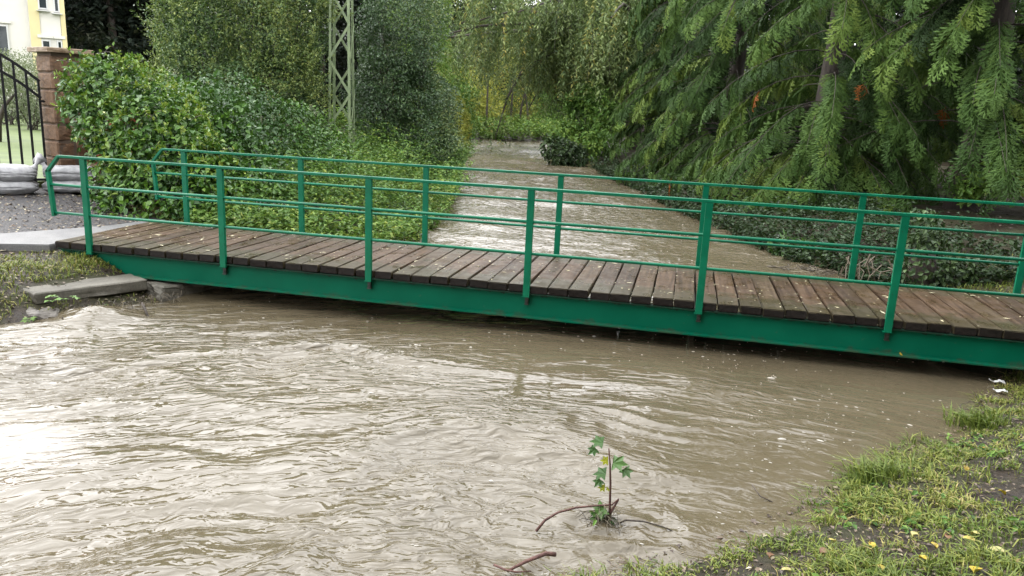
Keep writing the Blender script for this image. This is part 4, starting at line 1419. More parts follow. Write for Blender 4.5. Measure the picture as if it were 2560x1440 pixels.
# ------------------------------------------------------------------ wood behind: dark trees on the left, yellow green scrub in the middle
FT = {}


def forest_mesh(kind):
    if kind in FT: return FT[kind]
    rng = np.random.default_rng(400 + kind)
    H = 20.0
    mb = MB(); zz = np.linspace(0, H * .95, 8)
    mb.tube(np.stack([.25 * np.sin(zz * .25 + kind), .2 * np.cos(zz * .3), zz], 1), np.interp(zz, [0, 1, H], [.34, .26, .05]), 9)
    tr = mb.mesh("trunk", True); tr.materials.append(MT["bark"])
    P, A, N, L, T = [], [], [], [], []
    for k in range(95):
        h = rng.uniform(.8, H) if kind != 2 else rng.uniform(4.5, H)
        az = rng.uniform(0, 6.28); Lb = (1 - (h / H) ** 1.6) * rng.uniform(1.5, 3.6) + .5
        c = np.array([math.cos(az) * Lb * .75, math.sin(az) * Lb * .75, h - .2 * Lb])
        m = 150
        p = c + rng.normal(0, 1, (m, 3)) * np.array([.75, .75, .42])
        P.append(p); an = rng.uniform(0, 6.28, m)
        A.append(np.stack([np.cos(an), np.sin(an), -rng.uniform(.1, .9, m)], 1)); N.append(np.array([[0, 0, 1.]]) + rng.normal(0, .5, (m, 3)))
        L.append(rng.uniform(.28, .55, m)); T.append(np.clip(.45 + rng.normal(0, .2) + rng.normal(0, .12, m), 0, 1))
    cr = leaf_mesh("crown", np.vstack(P), np.vstack(A), np.vstack(N), np.concatenate(L), np.concatenate(L) * .5, np.concatenate(T))
    cr.materials.append(MT["l_forest"])
    FT[kind] = (tr, cr)
    return FT[kind]


# wooded slope rising behind everything
X = axis([(-170, 90, 6)]); Y = axis([(78, 190, 5)])
gx, gy = np.meshgrid(X, Y)
hz_ = np.interp(gy - .25 * np.abs(gx + 20), [60, 78, 120, 190], [-1, .3, 17, 26]) * np.clip(1 - np.clip(gx - 10, 0, 60) / 60, .05, 1) + 1.2 * fbm(gx * .06, gy * .06, 52, 4)
tag(link("hillside", grid_mesh("hillside", X, Y, hz_), plain("hill_wood", (0.020, 0.028, 0.016), 0.9, nscale=.35, col2=(0.006, 0.010, 0.007), bmp=1.0)), kind="structure")
rng = np.random.default_rng(44)
spots = []
for px, dpt, kd in [(190, 66, 0), (232, 60, 1), (296, 52, 2), (345, 64, 0), (395, 58, 1), (425, 54, 2), (470, 68, 0), (520, 60, 1), (590, 66, 0), (660, 60, 1), (740, 70, 0), (800, 62, 1), (880, 68, 0), (960, 60, 1),
                    (1030, 72, 0), (1110, 80, 1), (1190, 86, 0), (1500, 84, 1), (1590, 78, 0), (1680, 76, 1), (1780, 66, 0), (1880, 62, 1), (1980, 58, 0), (2090, 56, 1), (2200, 52, 0), (2330, 50, 1),
                    (265, 76, 0), (320, 78, 1), (370, 80, 0), (440, 82, 1), (210, 84, 0), (1270, 96, 1), (1350, 100, 0), (1430, 96, 1), (2620, 44, 0), (2700, 40, 1), (2190, 40, 0), (2310, 38, 1), (2420, 42, 0), (2580, 36, 1)]:
    p = at_depth(px, 280, dpt)
    spots.append((p[0], p[1], kd))
n_far = len(spots)
spots += [(1.0, -24, 0), (5.5, -21, 1), (10.5, -20, 0), (15, -17, 1), (18.5, -12, 0), (20, -6.5, 1), (13, -24, 0), (8, -26, 1), (20, -1, 0), (-3.5, -28, 1)]  # unseen trees added outside the view to shade the bridge and water
for i, (x, y, kd) in enumerate(spots):
    tr, cr = forest_mesh(kd)
    t = tag(empty("forest_tree", (x, y, float(ground_z(x, y)) - .1), rng.uniform(0, 6.28)), "dark tall tree of the wood behind the garden and river", "tree", "dark trees of the wood")
    if i >= n_far: t["label"] = "unseen dark tree added outside the view to shade bridge and water"; t["group"] = "unseen trees added for shade"
    if i == 2: t["label"] = "tall tree with a straight bare dark trunk rising above the vine"
    if i == 5: t["label"] = "tall bare trunked tree just left of the privet bush"
    s = rng.uniform(.85, 1.15); t.scale = (s, s, s)
    link("trunk", tr, None, t); link("crown", cr, None, t)

# pale scrub on the far bank seen under the willow
for k, (px, dpt, r, h, mat, lab) in enumerate([
        (1150, 62, 2.6, 4.5, "l_yellow", "yellow green bush behind the left part of the willow curtain"),
        (1250, 74, 3.2, 6.5, "l_yellow", "tall yellow green bush behind the gap under the willow"),
        (1350, 76, 3.2, 5.5, "l_bank", "pale green bush right behind the forked sapling"),
        (1440, 66, 2.8, 6.0, "l_bank", "leafy green bush behind the maple shrub"),
        (1090, 52, 2.2, 6.0, "l_bank", "light green tree top between evergreen bush and willow")]):
    p = at_depth(px, 310, dpt)
    z = float(ground_z(p[0], p[1]))
    E = [(p[0], p[1], z + h * .45, r, r, h * .5), (p[0] + r * .6, p[1] - .5, z + h * .3, r * .7, r * .7, h * .32), (p[0] - r * .6, p[1], z + h * .35, r * .75, r * .7, h * .36)]
    shrub("far_bush", lab, "bush", E, 9000, .24, .11, mat, 500 + k, "bushes on the far bank", 8, lambda P, N, t: t * .8 + .15, rin=.5, bump=.2, bscale=.7, rstem=.05)

# pale bush in the garden before the house
for k, (px, dpt, r, h, lab) in enumerate([(20, 34, 1.5, 3.2, "pale leaved garden bush in front of the house window"), (80, 31, 1.2, 3.0, "pale leaved garden bush right behind the gate pillar")]):
    p = at_depth(px, 250, dpt)
    E = [(p[0], p[1], .6 + h * .55, r, r, h * .45), (p[0] + .7, p[1], .6 + h * .4, r * .7, r * .7, h * .36)]
    shrub("garden_bush", lab, "bush", E, 5200, .12, .05, "l_pale", 520 + k, "pale bushes in the garden", 12, lambda P, N, t: t * 1.0, rin=.25, bump=.25, bscale=1.2, rstem=.03, base=(p[0], p[1], .6))
p = at_depth(-10, 300, 24)
ap = tag(empty("apple_tree", (p[0], p[1], .58)), "bare stemmed garden tree behind the gate bars", "tree")
mb = MB(); mb.tube([(0, 0, 0), (.1, 0, .6), (.35, 0, 1.1), (.8, 0, 1.5)], [.10, .08, .06, .03], 7); mb.tube([(.1, 0, .6), (-.2, .1, 1.2), (-.5, .1, 1.8)], [.07, .05, .03], 6)
mb.build("trunk", MT["bark"], ap, True)
P, A, NN, LL, WW, t = crown_cloud(np.array([(.2, 0, 2.1, 1.2, 1.1, .7), (-.6, 0, 2.0, .9, .9, .6)]), 3000, .10, .05, rng=np.random.default_rng(5), rin=.2)
link("crown", leaf_mesh("crown", P, A, NN, LL, WW, t), MT["l_pale"], ap)
# low hedge along the garden before the house
p0, p1 = at_depth(-40, 276, 40), at_depth(140, 278, 40)
E = [(*(p0 + (p1 - p0) * q)[:2], .9, 1.1, .8, .65) for q in np.linspace(0, 1, 5)]
shrub("garden_hedge", "low clipped hedge at the foot of the house", "hedge", E, 9000, .12, .06, "l_ivy", 530, None, 6, None, base=(*((p0 + p1) / 2)[:2], .58), rin=.6)

# ------------------------------------------------------------------ right hand bank behind the bridge
# ivy-covered stump with hanging roots
st = tag(empty("ivy_stump", (10.45, 4.35, .05)), "ivy covered tree stump with hanging roots at the water edge behind the bridge", "stump")
mb = MB(); rng = np.random.default_rng(61)
zz = np.linspace(-.1, .62, 6)
mb.tube(np.stack([.02 * np.sin(zz * 9), .02 * np.cos(zz * 7), zz], 1), [.30, .22, .19, .18, .17, .15], 12)
mb.build("trunk", MT["bark"], st, True)
mb = MB()
for k in range(34):
    x0 = rng.uniform(-1.1, .15); b = np.array([x0, rng.uniform(-.1, .45), rng.uniform(.18, .42)])
    e = b + np.array([rng.normal(0, .16), -rng.uniform(.02, .22), -rng.uniform(.12, .42)])
    mb.tube([b, (b + e) / 2 + rng.normal(0, .05, 3), e], [.012, .009, .004], 4, cap=False)
mb.build("root", MT["straw"], st)
P, N, rr = shell_points(np.array([(0.05, -.05, .42, .34, .32, .42), (.35, .1, .28, .42, .3, .28), (-.05, .1, .85, .25, .22, .3), (.7, .2, .18, .4, .3, .2)]), 1500, .7, 1.1, .15, 4, .6, rng, .02)
link("ivy", leaf_mesh("ivy", P, norm(N * .3 + rng.normal(0, .5, N.shape) + np.array([0, 0, -.6])), N + np.array([0, 0, .5]), rng.uniform(.05, .10, len(P)), rng.uniform(.04, .075, len(P)), np.clip(rng.normal(.55, .25, len(P)), 0, 1), 1), MT["l_ivy"], st)

shrub("bright_sprout", "bright yellow green sprout glowing in the dark gap under the conifers", "plant",
      [(13.35, 11.0, 1.35, .38, .35, .38), (13.0, 10.9, 1.1, .3, .3, .3)], 420, .15, .085, "l_bank", 62, stems=6, shape=1, rin=.3, base=(13.25, 11.0, .55), rstem=.012, tint_fn=lambda P, N, t: t * .4 + .5)
shrub("bank_sprig", "leafy sprig growing over the water beside floating debris", "plant",
      [(8.75, 6.5, .22, .26, .25, .2), (9.2, 6.4, .2, .3, .25, .2)], 260, .085, .055, "l_vine", 63, stems=5, shape=1, rin=.2, base=(8.95, 6.45, .0), rstem=.006, tint_fn=lambda P, N, t: t * .5 + .35)
# raft of flotsam
fl = MB(); rng = np.random.default_rng(64)
for k in range(120):
    c = np.array([9.15 + rng.normal(0, .25), 5.35 + rng.normal(0, .16), .03 + rng.random() * .03]); a = rng.normal(.1, .8); l = rng.uniform(.04, .22)
    d = np.array([math.cos(a), math.sin(a), rng.normal(0, .1)]) * l
    fl.tube([c - d, c + rng.normal(0, .012, 3), c + d], rng.uniform(.003, .008), 4, rng.random(), False)
tag(fl.build("flotsam", MT["straw"]), "raft of floating twigs and straw against the bank behind the bridge", "flotsam", kind="stuff")
# pale wet patch and blue sheet beyond the trees
bp = at_depth(2556, 368, 25)
bm = bmesh.new(); bmesh.ops.create_grid(bm, x_segments=14, y_segments=10, size=1)
for v in bm.verts:
    a_, b_ = v.co.x, v.co.y
    v.co = Vector((a_ * .85, -.5 * b_ + .08 * math.sin(a_ * 7 + b_ * 3), max(-.6, .55 * (b_ + 1) * .75 + .07 * math.sin(a_ * 5) * math.cos(b_ * 6)) - .4))
bmesh.ops.solidify(bm, geom=bm.faces[:], thickness=.02)
me = bpy.data.meshes.new("blue_sheet"); bm.to_mesh(me); bm.free()
for q in me.polygons: q.use_smooth = True
tag(link("blue_sheet", me, MT["blue"], None, (bp[0] + .35, bp[1], bp[2] - .1), (0, 0, math.radians(-20))), "crumpled blue plastic sheet glimpsed between the conifer boughs at the edge", "sheet")

# ------------------------------------------------------------------ grass and litter on both banks
def blades(x, y, z, hgt, rng, mat, name, label, lean=.6, wid=.006, tint=None, dirn=None):
    n = len(x)
    a = rng.uniform(0, 6.28, n)
    d = np.stack([np.cos(a), np.sin(a), np.zeros(n)], 1) * (rng.random(n) ** .7 * lean)[:, None]
    if dirn is not None: d = d + np.asarray(dirn)[None] * rng.uniform(0, .7, n)[:, None]
    s = norm(np.stack([-np.sin(a), np.cos(a), np.zeros(n)], 1) + rng.normal(0, .2, (n, 3)))
    b = np.stack([x, y, z - .01], 1); h = hgt[:, None]
    up = np.array([[0, 0, 1.]])
    m1 = b + up * h * .55 + d * h * .35
    tp = b + up * h * (.95 - .35 * np.linalg.norm(d, axis=1, keepdims=True)) + d * h * 1.15
    w = wid * rng.uniform(.6, 1.4, n)[:, None]
    V = np.stack([b - s * w * .8, b + s * w * .8, m1 + s * w, m1 - s * w, tp], 1).reshape(-1, 3)
    i = np.arange(n)[:, None] * 5
    Q = i + np.array([[0, 1, 2, 3]]); T = i + np.array([[3, 2, 4]])
    t = rng.random(n) if tint is None else tint
    o = link(name, mesh_np(name, V, [Q, T], np.concatenate([t, t])), MT[mat])
    return tag(o, label, "grass", kind="stuff")


rng = np.random.default_rng(70)
n = 520000
x = rng.uniform(6.0, 12.5, n); y = rng.uniform(-5.4, 1.6, n)
dr = (x - xR(y))
den = np.clip(.82 + .9 * fbm(x * 2.6, y * 2.6, 24, 4, .65) + .55 * np.exp(-(dr - .12) ** 2 / .05) - .12 * np.clip(dr - .6, 0, 1), .02, 1)
den = den * np.clip(.6 + .9 * vnoise(x * 9, y * 9, 28), .05, 1)
mud = np.exp(-(((x - 9.25) / .35) ** 2 + ((y + 2.75) / .28) ** 2)) + .8 * np.exp(-(((x - 8.05) / .35) ** 2 + ((y + 3.55) / .2) ** 2)) + .7 * np.exp(-(((x - 7.3) / .25) ** 2 + ((y + 4.2) / .15) ** 2))
den = den * np.clip(1 - mud * 1.2, 0.03, 1)
ok = (dr > -.06) & (rng.random(n) < den * .60)
x, y, dr = x[ok], y[ok], dr[ok]
z = ground_z(x, y); ok = z > -.05
x, y, z, dr = x[ok], y[ok], z[ok], dr[ok]
hg = rng.uniform(.028, .085, len(x)) * (1 + .6 * np.clip(vnoise(x * 2.5, y * 2.5, 26), -.6, 1)) * (1 + .4 * np.exp(-dr / .15))
tn = np.clip(rng.normal(.46, .2, len(x)) + .25 * vnoise(x * 1.7, y * 1.7, 27), 0, 1)
blades(x, y, z, hg, rng, "l_grass", "bank_grass", "wet trampled grass and weeds on the near bank", 1.15, .0034, tn, (-.25, .1, 0))

def pts_near(rng, n):
    y = rng.uniform(-5.2, 1.0, n); x = xR(y) + .08 + rng.random(n) * 3.0
    k = vnoise(x * 1.6, y * 1.6, 37) > -.1
    return x[k], y[k]


ground_cover("bank_weeds", "small broad leaved weeds between the grass of the near bank", pts_near, 900, (.02, .07), (.022, .06), "l_bank", 43, 6, .5, (.1, .75))
# long blades dragged out by the current
rg = np.random.default_rng(77); mb = MB()
for k in range(70):
    b = atz(rg.uniform(2150, 2250), rg.uniform(1190, 1225), .04); e = atz(rg.uniform(2020, 2110), rg.uniform(1150, 1215), .04); q = rg.uniform(.55, 1.0)
    e = b + (e - b) * q; hz0 = .05 + rg.uniform(-.012, .008)
    w = np.array([.15, .9, 0]) * .0042 * rg.uniform(.6, 1.3)
    pts = [b * (1 - t_) + e * t_ + np.array([0, .02 * math.sin(t_ * 5 + k), 0]) for t_ in (0, .35, .7, 1.0)]
    for p_ in pts: p_[2] = hz0
    V = np.array([pts[0] - w, pts[0] + w, pts[1] + w, pts[1] - w, pts[2] + w * .8, pts[2] - w * .8, pts[3]])
    mb.add(V, [[0, 1, 2, 3], [3, 2, 4, 5]], [[5, 4, 6]], float(rg.uniform(0, .35)))
tag(mb.build("trailing_grass", MT["l_grass"]), "long dark grass blades dragged out on the water from the near bank", "grass", kind="stuff")
# fresh tufts hanging into the water
for k, (px, py, lab) in enumerate([(2190, 1195, "fresh green grass tuft bending into the water at the near bank"), (2440, 1060, "bright broad bladed grass tuft beside the looped twig")]):
    c = atz(px, py, .05); rg = np.random.default_rng(75 + k); m = 260
    x = c[0] + rg.normal(0, .10, m); y = c[1] + rg.normal(0, .08, m)
    z = np.maximum(ground_z(x, y), .01)
    o = blades(x, y, z, rg.uniform(.10, .22, m), rg, "l_grass", "grass_tuft", lab, .9, .0045, np.clip(rg.normal(.3, .15, m), 0, .6), (-.6, .25, 0))
    o["kind"] = "thing"; o["category"] = "grass tuft"

n = 130000
x = rng.uniform(-3.2, 1.3, n); y = rng.uniform(-4.2, .05, n)
dl = xL(y) - x
den = np.clip(.45 + .9 * fbm(x * 1.7, y * 1.7, 25, 3), .03, 1) * np.clip((dl - .15) / .5, 0.12, 1)
ok = (dl > .05) & (rng.random(n) < den * .55) & ~((y > -1.3 + (x + 2.6) * .72 + .02) & (x < -.5))
x, y = x[ok], y[ok]; z = ground_z(x, y)
onslab = (np.abs((x - .43) * math.sin(math.radians(66)) - (y + .60) * math.cos(math.radians(66))) < .23) & (np.abs((x - .43) * math.cos(math.radians(66)) + (y + .6) * math.sin(math.radians(66))) < .62)
x, y, z = x[~onslab], y[~onslab], z[~onslab]
hg = rng.uniform(.03, .09, len(x)) * (1 + .5 * vnoise(x * 3, y * 3, 29))
blades(x, y, z, hg, rng, "l_grass", "far_bank_grass", "patchy grass on the muddy bank at the foot of the concrete apron", 1.0, .0045, np.clip(rng.normal(.58, .2, len(x)), 0, 1))

# strip of grass between bridge end and vine
n = 5000
x = rng.uniform(-3.6, -.2, n); y = rng.uniform(2.0, 4.2, n)
ok = (y > 2.35 - .5 * (x + .6)) ; x, y = x[ok], y[ok]
blades(x, y, np.maximum(ground_z(x, y), .47), rng.uniform(.03, .08, len(x)), rng, "l_grass", "verge_grass", "thin grass verge below the vine", 1.0, .004, np.clip(rng.normal(.6, .2, len(x)), 0, 1))


n = 7000
x = rng.uniform(10.5, 14.5, n); y = rng.uniform(2.2, 6.0, n)
ok = (x > xR(y) + .25) & (rng.random(n) < np.clip(.55 + .8 * vnoise(x * 2, y * 2, 19), 0, 1) * np.clip(1.4 - (x - 10.6) * .3, .1, 1)); x, y = x[ok], y[ok]
blades(x, y, ground_z(x, y), rng.uniform(.04, .14, len(x)), rng, "l_grass", "shady_grass", "sparse grass beside the ivy stump behind the bridge", 1.0, .0045, np.clip(rng.normal(.4, .2, len(x)), 0, 1))


def litter(name, label, x, y, z, rng, Lr, tint, mat="l_litter"):
    n = len(x); a = rng.uniform(0, 6.28, n)
    A = np.stack([np.cos(a), np.sin(a), rng.normal(0, .22, n)], 1)
    L = rng.uniform(*Lr, n)
    o = link(name, leaf_mesh(name, np.stack([x, y, z + .010], 1), A, np.array([[0, 0, 1.]]) + rng.normal(0, .25, (n, 3)), L, L * rng.uniform(.3, .7, n), tint, 0, .15, .1), MT[mat])
    return tag(o, label, "leaf litter", kind="stuff")


n = 16000
x = rng.uniform(6.2, 12, n); y = rng.uniform(-5.2, 1.2, n); ok = (x - xR(y)) > .12
x, y = x[ok], y[ok]
litter("leaf_litter", "rotting brown leaf litter and straw pressed into the near bank", x, y, ground_z(x, y), rng, (.012, .045), np.clip(rng.normal(.35, .25, len(x)), 0, 1))
n = 420
y = rng.uniform(-4.4, .6, n); x = xR(y) + rng.normal(.03, .03, n)
litter("waterline_debris", "straw and leaf scraps stranded along the waterline of the near bank", x, y, np.maximum(ground_z(x, y), .036), rng, (.010, .05), np.clip(rng.normal(.25, .25, n), 0, 1))
n = 2600
x = rng.uniform(-3.0, 1.2, n); y = rng.uniform(-3.2, .1, n); ok = (xL(y) - x > .1) & ~((y > -1.3 + (x + 2.6) * .72) & (x < -.5))
x, y = x[ok], y[ok]
litter("far_bank_litter", "pale dead leaves and straw on the bank around the concrete slab", x, y, ground_z(x, y), rng, (.02, .06), np.clip(rng.normal(.55, .25, len(x)), 0, 1))
n = 3200
x = rng.uniform(-5, -.6, n); y = rng.uniform(-2, 4.0, n); ok = (y > .37 + (x + 1.62) * -.0 - 3 * np.clip(-1.62 - x, 0, 9) * .55) & (y < 2.6 - .6 * (x + .7)) & ((x + 1.62) * .0 < 1) & (x < -.85 - np.clip(1.45 - y, 0, 2) * .78)
x, y = x[ok], y[ok]
litter("drive_litter", "pale wind blown leaves scattered over the wet gravel drive", x, y, np.full(len(x), .497), rng, (.02, .075), np.clip(rng.normal(.6, .25, len(x)), 0, 1))
n = 700
x = rng.uniform(10.4, 16, n); y = rng.uniform(3, 11, n); ok = x > xR(y) + .3; x, y = x[ok], y[ok]
litter("needle_litter", "brown dead twigs and needles on the bare soil under the conifers", x, y, ground_z(x, y), rng, (.03, .09), np.clip(rng.normal(.2, .2, len(x)), 0, 1))

# ------------------------------------------------------------------ small plants, fallen leaves, twigs
def lobed_leaf(r, lobes=5, fold=.18):
    """maple-like blade, stalk end at the origin, pointing along +x"""
    ang = np.linspace(-2.45, 2.45, lobes * 2 + 1)
    V = [(0, 0, 0)]
    for i, a in enumerate(ang):
        rad = r * ((1.0 if i % 2 else .55) * (1.0 - .22 * abs(a) / 2.45))
        V.append((rad * math.cos(a) + r * .32, rad * math.sin(a), fold * r * (abs(math.sin(a)) - .6 * (1 if i % 2 else 0))))
    F = [[0, i, i + 1] for i in range(1, len(ang))]
    return np.array(V), np.array(F)


def basis(A, N):
    A = norm(A); S = norm(np.cross(N, A)); return np.stack([A, S, np.cross(A, S)], 1)


sap_o = atz(1525, 1303, 0.035)
SY = sap_o[1]


def sp(px, py, dy=0.0): return aty(px, py, SY + dy) - sap_o


sap = tag(empty("maple_sapling", tuple(sap_o)), "broken maple sapling with few leaves standing in the brown flood water", "sapling")
mb = MB(); mb.tube([sp(1521, 1330), sp(1524, 1280), sp(1526, 1210), sp(1525, 1160), sp(1522, 1121)], [.009, .008, .0068, .0055, .004], 7); mb.build("stem", MT["bark_red"], sap, True)
mb = MB(); mb.tube([q_ - sap_o for q_ in (aty(1547, 1247, SY - .02), aty(1530, 1262, SY), atz(1490, 1264, .125), atz(1440, 1269, .125), atz(1395, 1281, .11), atz(1362, 1301, .08), atz(1340, 1328, .02))], [.004, .0055, .006, .0065, .007, .008, .009], 7)
mb.tube([sp(1515, 1300), sp(1530, 1275), sp(1546, 1250)], [.009, .008, .005], 6); mb.build("bent_branch", MT["bark_red"], sap, True)
mb = MB(); mb.tube([sp(1535, 1312), atz(1565, 1300, .06) - sap_o, atz(1612, 1304, .07) - sap_o, atz(1660, 1318, .055) - sap_o, atz(1695, 1334, .03) - sap_o], [.008, .006, .005, .004, .003], 6); mb.build("trailing_root", MT["bark"], sap, True)
for (px, py, r, tn, ax, nn) in [(1508, 1108, .062, .35, (-1, 0, .05), (.1, -.5, 1)), (1490, 1122, .045, .25, (-.6, -.5, -.4), (.1, -.6, .8)), (1520, 1152, .036, .97, (-1, -.2, 0), (0, -.8, .6)),
                                (1532, 1158, .070, .5, (1, -.1, .1), (0, -.6, .9)), (1560, 1172, .050, .35, (.6, -.5, -.5), (0, -.7, .7)), (1515, 1185, .062, .25, (-1, .1, -.2), (.1, -.5, .9)), (1502, 1200, .045, .3, (-.5, -.6, -.5), (0, -.7, .7)),
                                (1512, 1220, .032, .95, (-1, -.1, 0), (0, -.8, .6)), (1522, 1222, .020, .95, (-.4, -.6, 0), (0, -.8, .6)),
                                (1512, 1268, .070, .6, (-.7, -.3, -.6), (-.3, -.7, .6)), (1500, 1290, .060, .5, (-.4, -.6, -.6), (.2, -.8, .4))]:
    V, F = lobed_leaf(r * 1.04)
    W_ = V @ basis(np.array(ax, float), np.array(nn, float)).T + sp(px, py)
    link("leaf", mesh_np("leaf", W_, F, np.full(len(F), tn)), MT["l_maple"], sap)
# caught clump of grass and straw at its foot
rg = np.random.default_rng(90); mb = MB()
for k in range(110):
    b = sp(1512, 1300) + rg.normal(0, 1, 3) * np.array([.045, .03, .025]) + np.array([0, 0, .02]); d = norm(np.array([rg.normal(-.2, .7), rg.normal(-.3, .5), rg.normal(-.25, .4)])); l = rg.uniform(.04, .13)
    mb.tube([b, b + d * l * .5 + np.array([0, 0, .012]), b + d * l + np.array([0, 0, -.015])], [.0022, .002, .001], 3, rg.random(), False)
o = mb.build("caught_straw", MT["straw"], sap); tag(o, kind="stuff")
m = 60
P = sp(1505, 1300) + rg.normal(0, 1, (m, 3)) * np.array([.04, .03, .03]); an = rg.uniform(0, 6.28, m)
link("caught_leaves", leaf_mesh("caught_leaves", P, np.stack([np.cos(an), np.sin(an), np.full(m, -.5)], 1), np.tile([0, -.5, 1.], (m, 1)), .05, .022, rg.uniform(.2, 1, m), 1), MT["l_vine"], sap)

# driftwood
def log(name, label, pts, radii, mat, cat="branch"):
    pts = np.array(pts); o = pts.mean(0)
    mb = MB(); mb.tube(pts - o, radii, 9)
    return tag(mb.build(name, MT[mat], None, True, tuple(o)), label, cat)


a0, a1 = atz(1268, 1428, .05), atz(1388, 1386, .075)
log("driftwood_branch", "reddish peeled branch lying in the water at the bottom of the photo", [a0, a0 * .6 + a1 * .4 + np.array([0, 0, .02]), a0 * .2 + a1 * .8 + np.array([0, 0, .025]), a1], [.007, .010, .012, .013], "bark_red")
log("driftwood_twig", "thin dark red twig crossing the end of the peeled branch", [atz(1235, 1412, .06), atz(1262, 1424, .07), atz(1290, 1430, .07), atz(1328, 1428, .055)], [.007, .006, .005, .003], "bark_red", "twig")
log("leaning_twig", "thin brown twig half sunk in the calm water near the bank", [atz(1880, 1212, .10), atz(1900, 1240, .06), atz(1945, 1262, .02)], [.003, .004, .004], "twig", "twig")
log("broken_stub", "short dark broken stick poking out of the water below the bank", [atz(156, 792, .09), atz(158, 806, .03), atz(160, 820, -.04)], [.006, .016, .02], "bark", "stick")
log("snagged_stick", "dark snagged stick in the foam below the concrete slab", [atz(355, 757, .10), atz(362, 772, .05), atz(372, 796, -.02)], [.012, .014, .010], "bark", "stick")
# looped bramble at the bank
pts = [atz(2468, 1022, .06), atz(2450, 1008, .09), atz(2425, 1004, .10), atz(2402, 1012, .08), atz(2398, 1022, .07), atz(2406, 1028, .06), atz(2430, 1016, .08), atz(2462, 1014, .075)]
log("looped_bramble", "dark looped bramble stem lying on the water beside the near bank", pts, [.0035] * 8, "bark", "bramble")
log("drift_stem", "thin dark stem sticking up from the water beside the bramble loop", [atz(2440, 985, .10), atz(2452, 1002, .05), atz(2470, 1016, .0)], [.002, .003, .003], "bark", "twig")

# scraps of white plastic by the bridge end
for k, (px, py, s, lab) in enumerate([(2492, 955, .07, "torn white plastic scrap floating below the girder end"), (2500, 978, .06, "narrow white plastic scrap at the grass edge below the girder")]):
    c = atz(px, py, .065); rg = np.random.default_rng(95 + k)
    bm = bmesh.new(); bmesh.ops.create_grid(bm, x_segments=8, y_segments=4, size=s)
    for v in bm.verts:
        v.co.y *= .30 * (1 + .5 * math.sin(v.co.x * 40 + k)); v.co.z = .012 * math.sin(v.co.x * 50) + rg.normal(0, .004) + .01
    bmesh.ops.solidify(bm, geom=bm.faces[:], thickness=.002)
    me = bpy.data.meshes.new("plastic_scrap"); bm.to_mesh(me); bm.free()
    tag(link("plastic_scrap", me, MT["white"], None, tuple(c), (.1, .1, -.3)), lab, "plastic scrap")

# fallen yellow leaves on the near bank
FL = [(2438, 1333, .9, "round yellow leaf lying flat in the grass, upper of a close pair"), (2422, 1348, .75, "round orange leaf lying just below the brighter one"), (2335, 1362, .65, "small crumpled yellow leaf on open mud near the picture bottom"),
      (2310, 1395, .6, "crumpled yellow leaf at the picture bottom below the pale long leaf"), (2200, 1418, .6, "small yellow leaf lowest on the near bank toward the river"), (2440, 1424, .62, "large bright yellow leaf at the picture bottom"), (2455, 1118, .55, "yellow leaf near the top of the grass slope"),
      (2505, 1230, .6, "yellow leaf beside the dark mud puddle"), (2415, 1170, .5, "yellow leaf half hidden in grass left of the mud"), (2082, 1352, .85, "pale leaf on dark soil left of the grass"), (2180, 1362, .6, "small yellow leaf right of the pale leaf on dark soil"),
      (2490, 1376, .98, "large pale lemon leaf in the grass"), (2285, 1335, .95, "long pale leaf lying on the mud"), (1965, 1425, .95, "pale leaf"), (2545, 1405, .25, "orange brown leaf at the photo edge"), (2370, 1342, .2, "reddish leaf"), (2060, 1378, .15, "rusty leaf just below the pale leaf on dark soil"), (1925, 1388, .15, "rusty leaf closest to the drowned sapling on the bank")]
generic = {"yellow leaf": "small yellow fallen leaf in the trampled grass of the near bank", "pale leaf": "pale fallen leaf at the bottom edge of the near bank", "reddish leaf": "reddish brown fallen leaf between grass blades on the near bank", "rusty leaf": "rusty fallen leaf on the dark soil of the near bank"}
for k, (px, py, tn, lab) in enumerate(FL):
    c = atz(px, py, .25)
    for _ in range(4): c = atz(px, py, float(ground_z(c[0], c[1])) + .035)
    rg = np.random.default_rng(700 + k); r = rg.uniform(.026, .042) if "large" not in lab else .050
    L_ = r * 1.5
    ts = np.linspace(0, 1, 6); V = []
    for q in ts:
        w = r * .62 * math.sin(math.pi * min(1, q * .93 + .04)) ** .75
        V += [(q * L_, w, .25 * w + .01 * q), (q * L_, 0, .012 * math.sin(q * 5)), (q * L_, -w, .35 * w)]
    Fq = []
    for i in range(5): Fq += [[i * 3, i * 3 + 1, i * 3 + 4, i * 3 + 3], [i * 3 + 1, i * 3 + 2, i * 3 + 5, i * 3 + 4]]
    me = mesh_np("fallen_leaf", np.array(V) - np.array([L_ / 2, 0, 0]), np.array(Fq), np.full(len(Fq), tn), True)
    o = link("fallen_leaf", me, MT["l_fallen"], None, tuple(c), (rg.normal(0, .2), rg.normal(0, .2), rg.uniform(0, 6.28)))
    tag(o, generic.get(lab, lab), "leaf", "fallen leaves on the near bank")

V, F = lobed_leaf(.03, 2, .1)
tag(link("fallen_leaf", mesh_np("fallen_leaf", V, F, np.full(len(F), .5)), MT["l_fallen"], None, (9.14, -.012, .236), (.5, 0, .4)), "single orange leaf caught on the lower flange of the girder", "leaf")
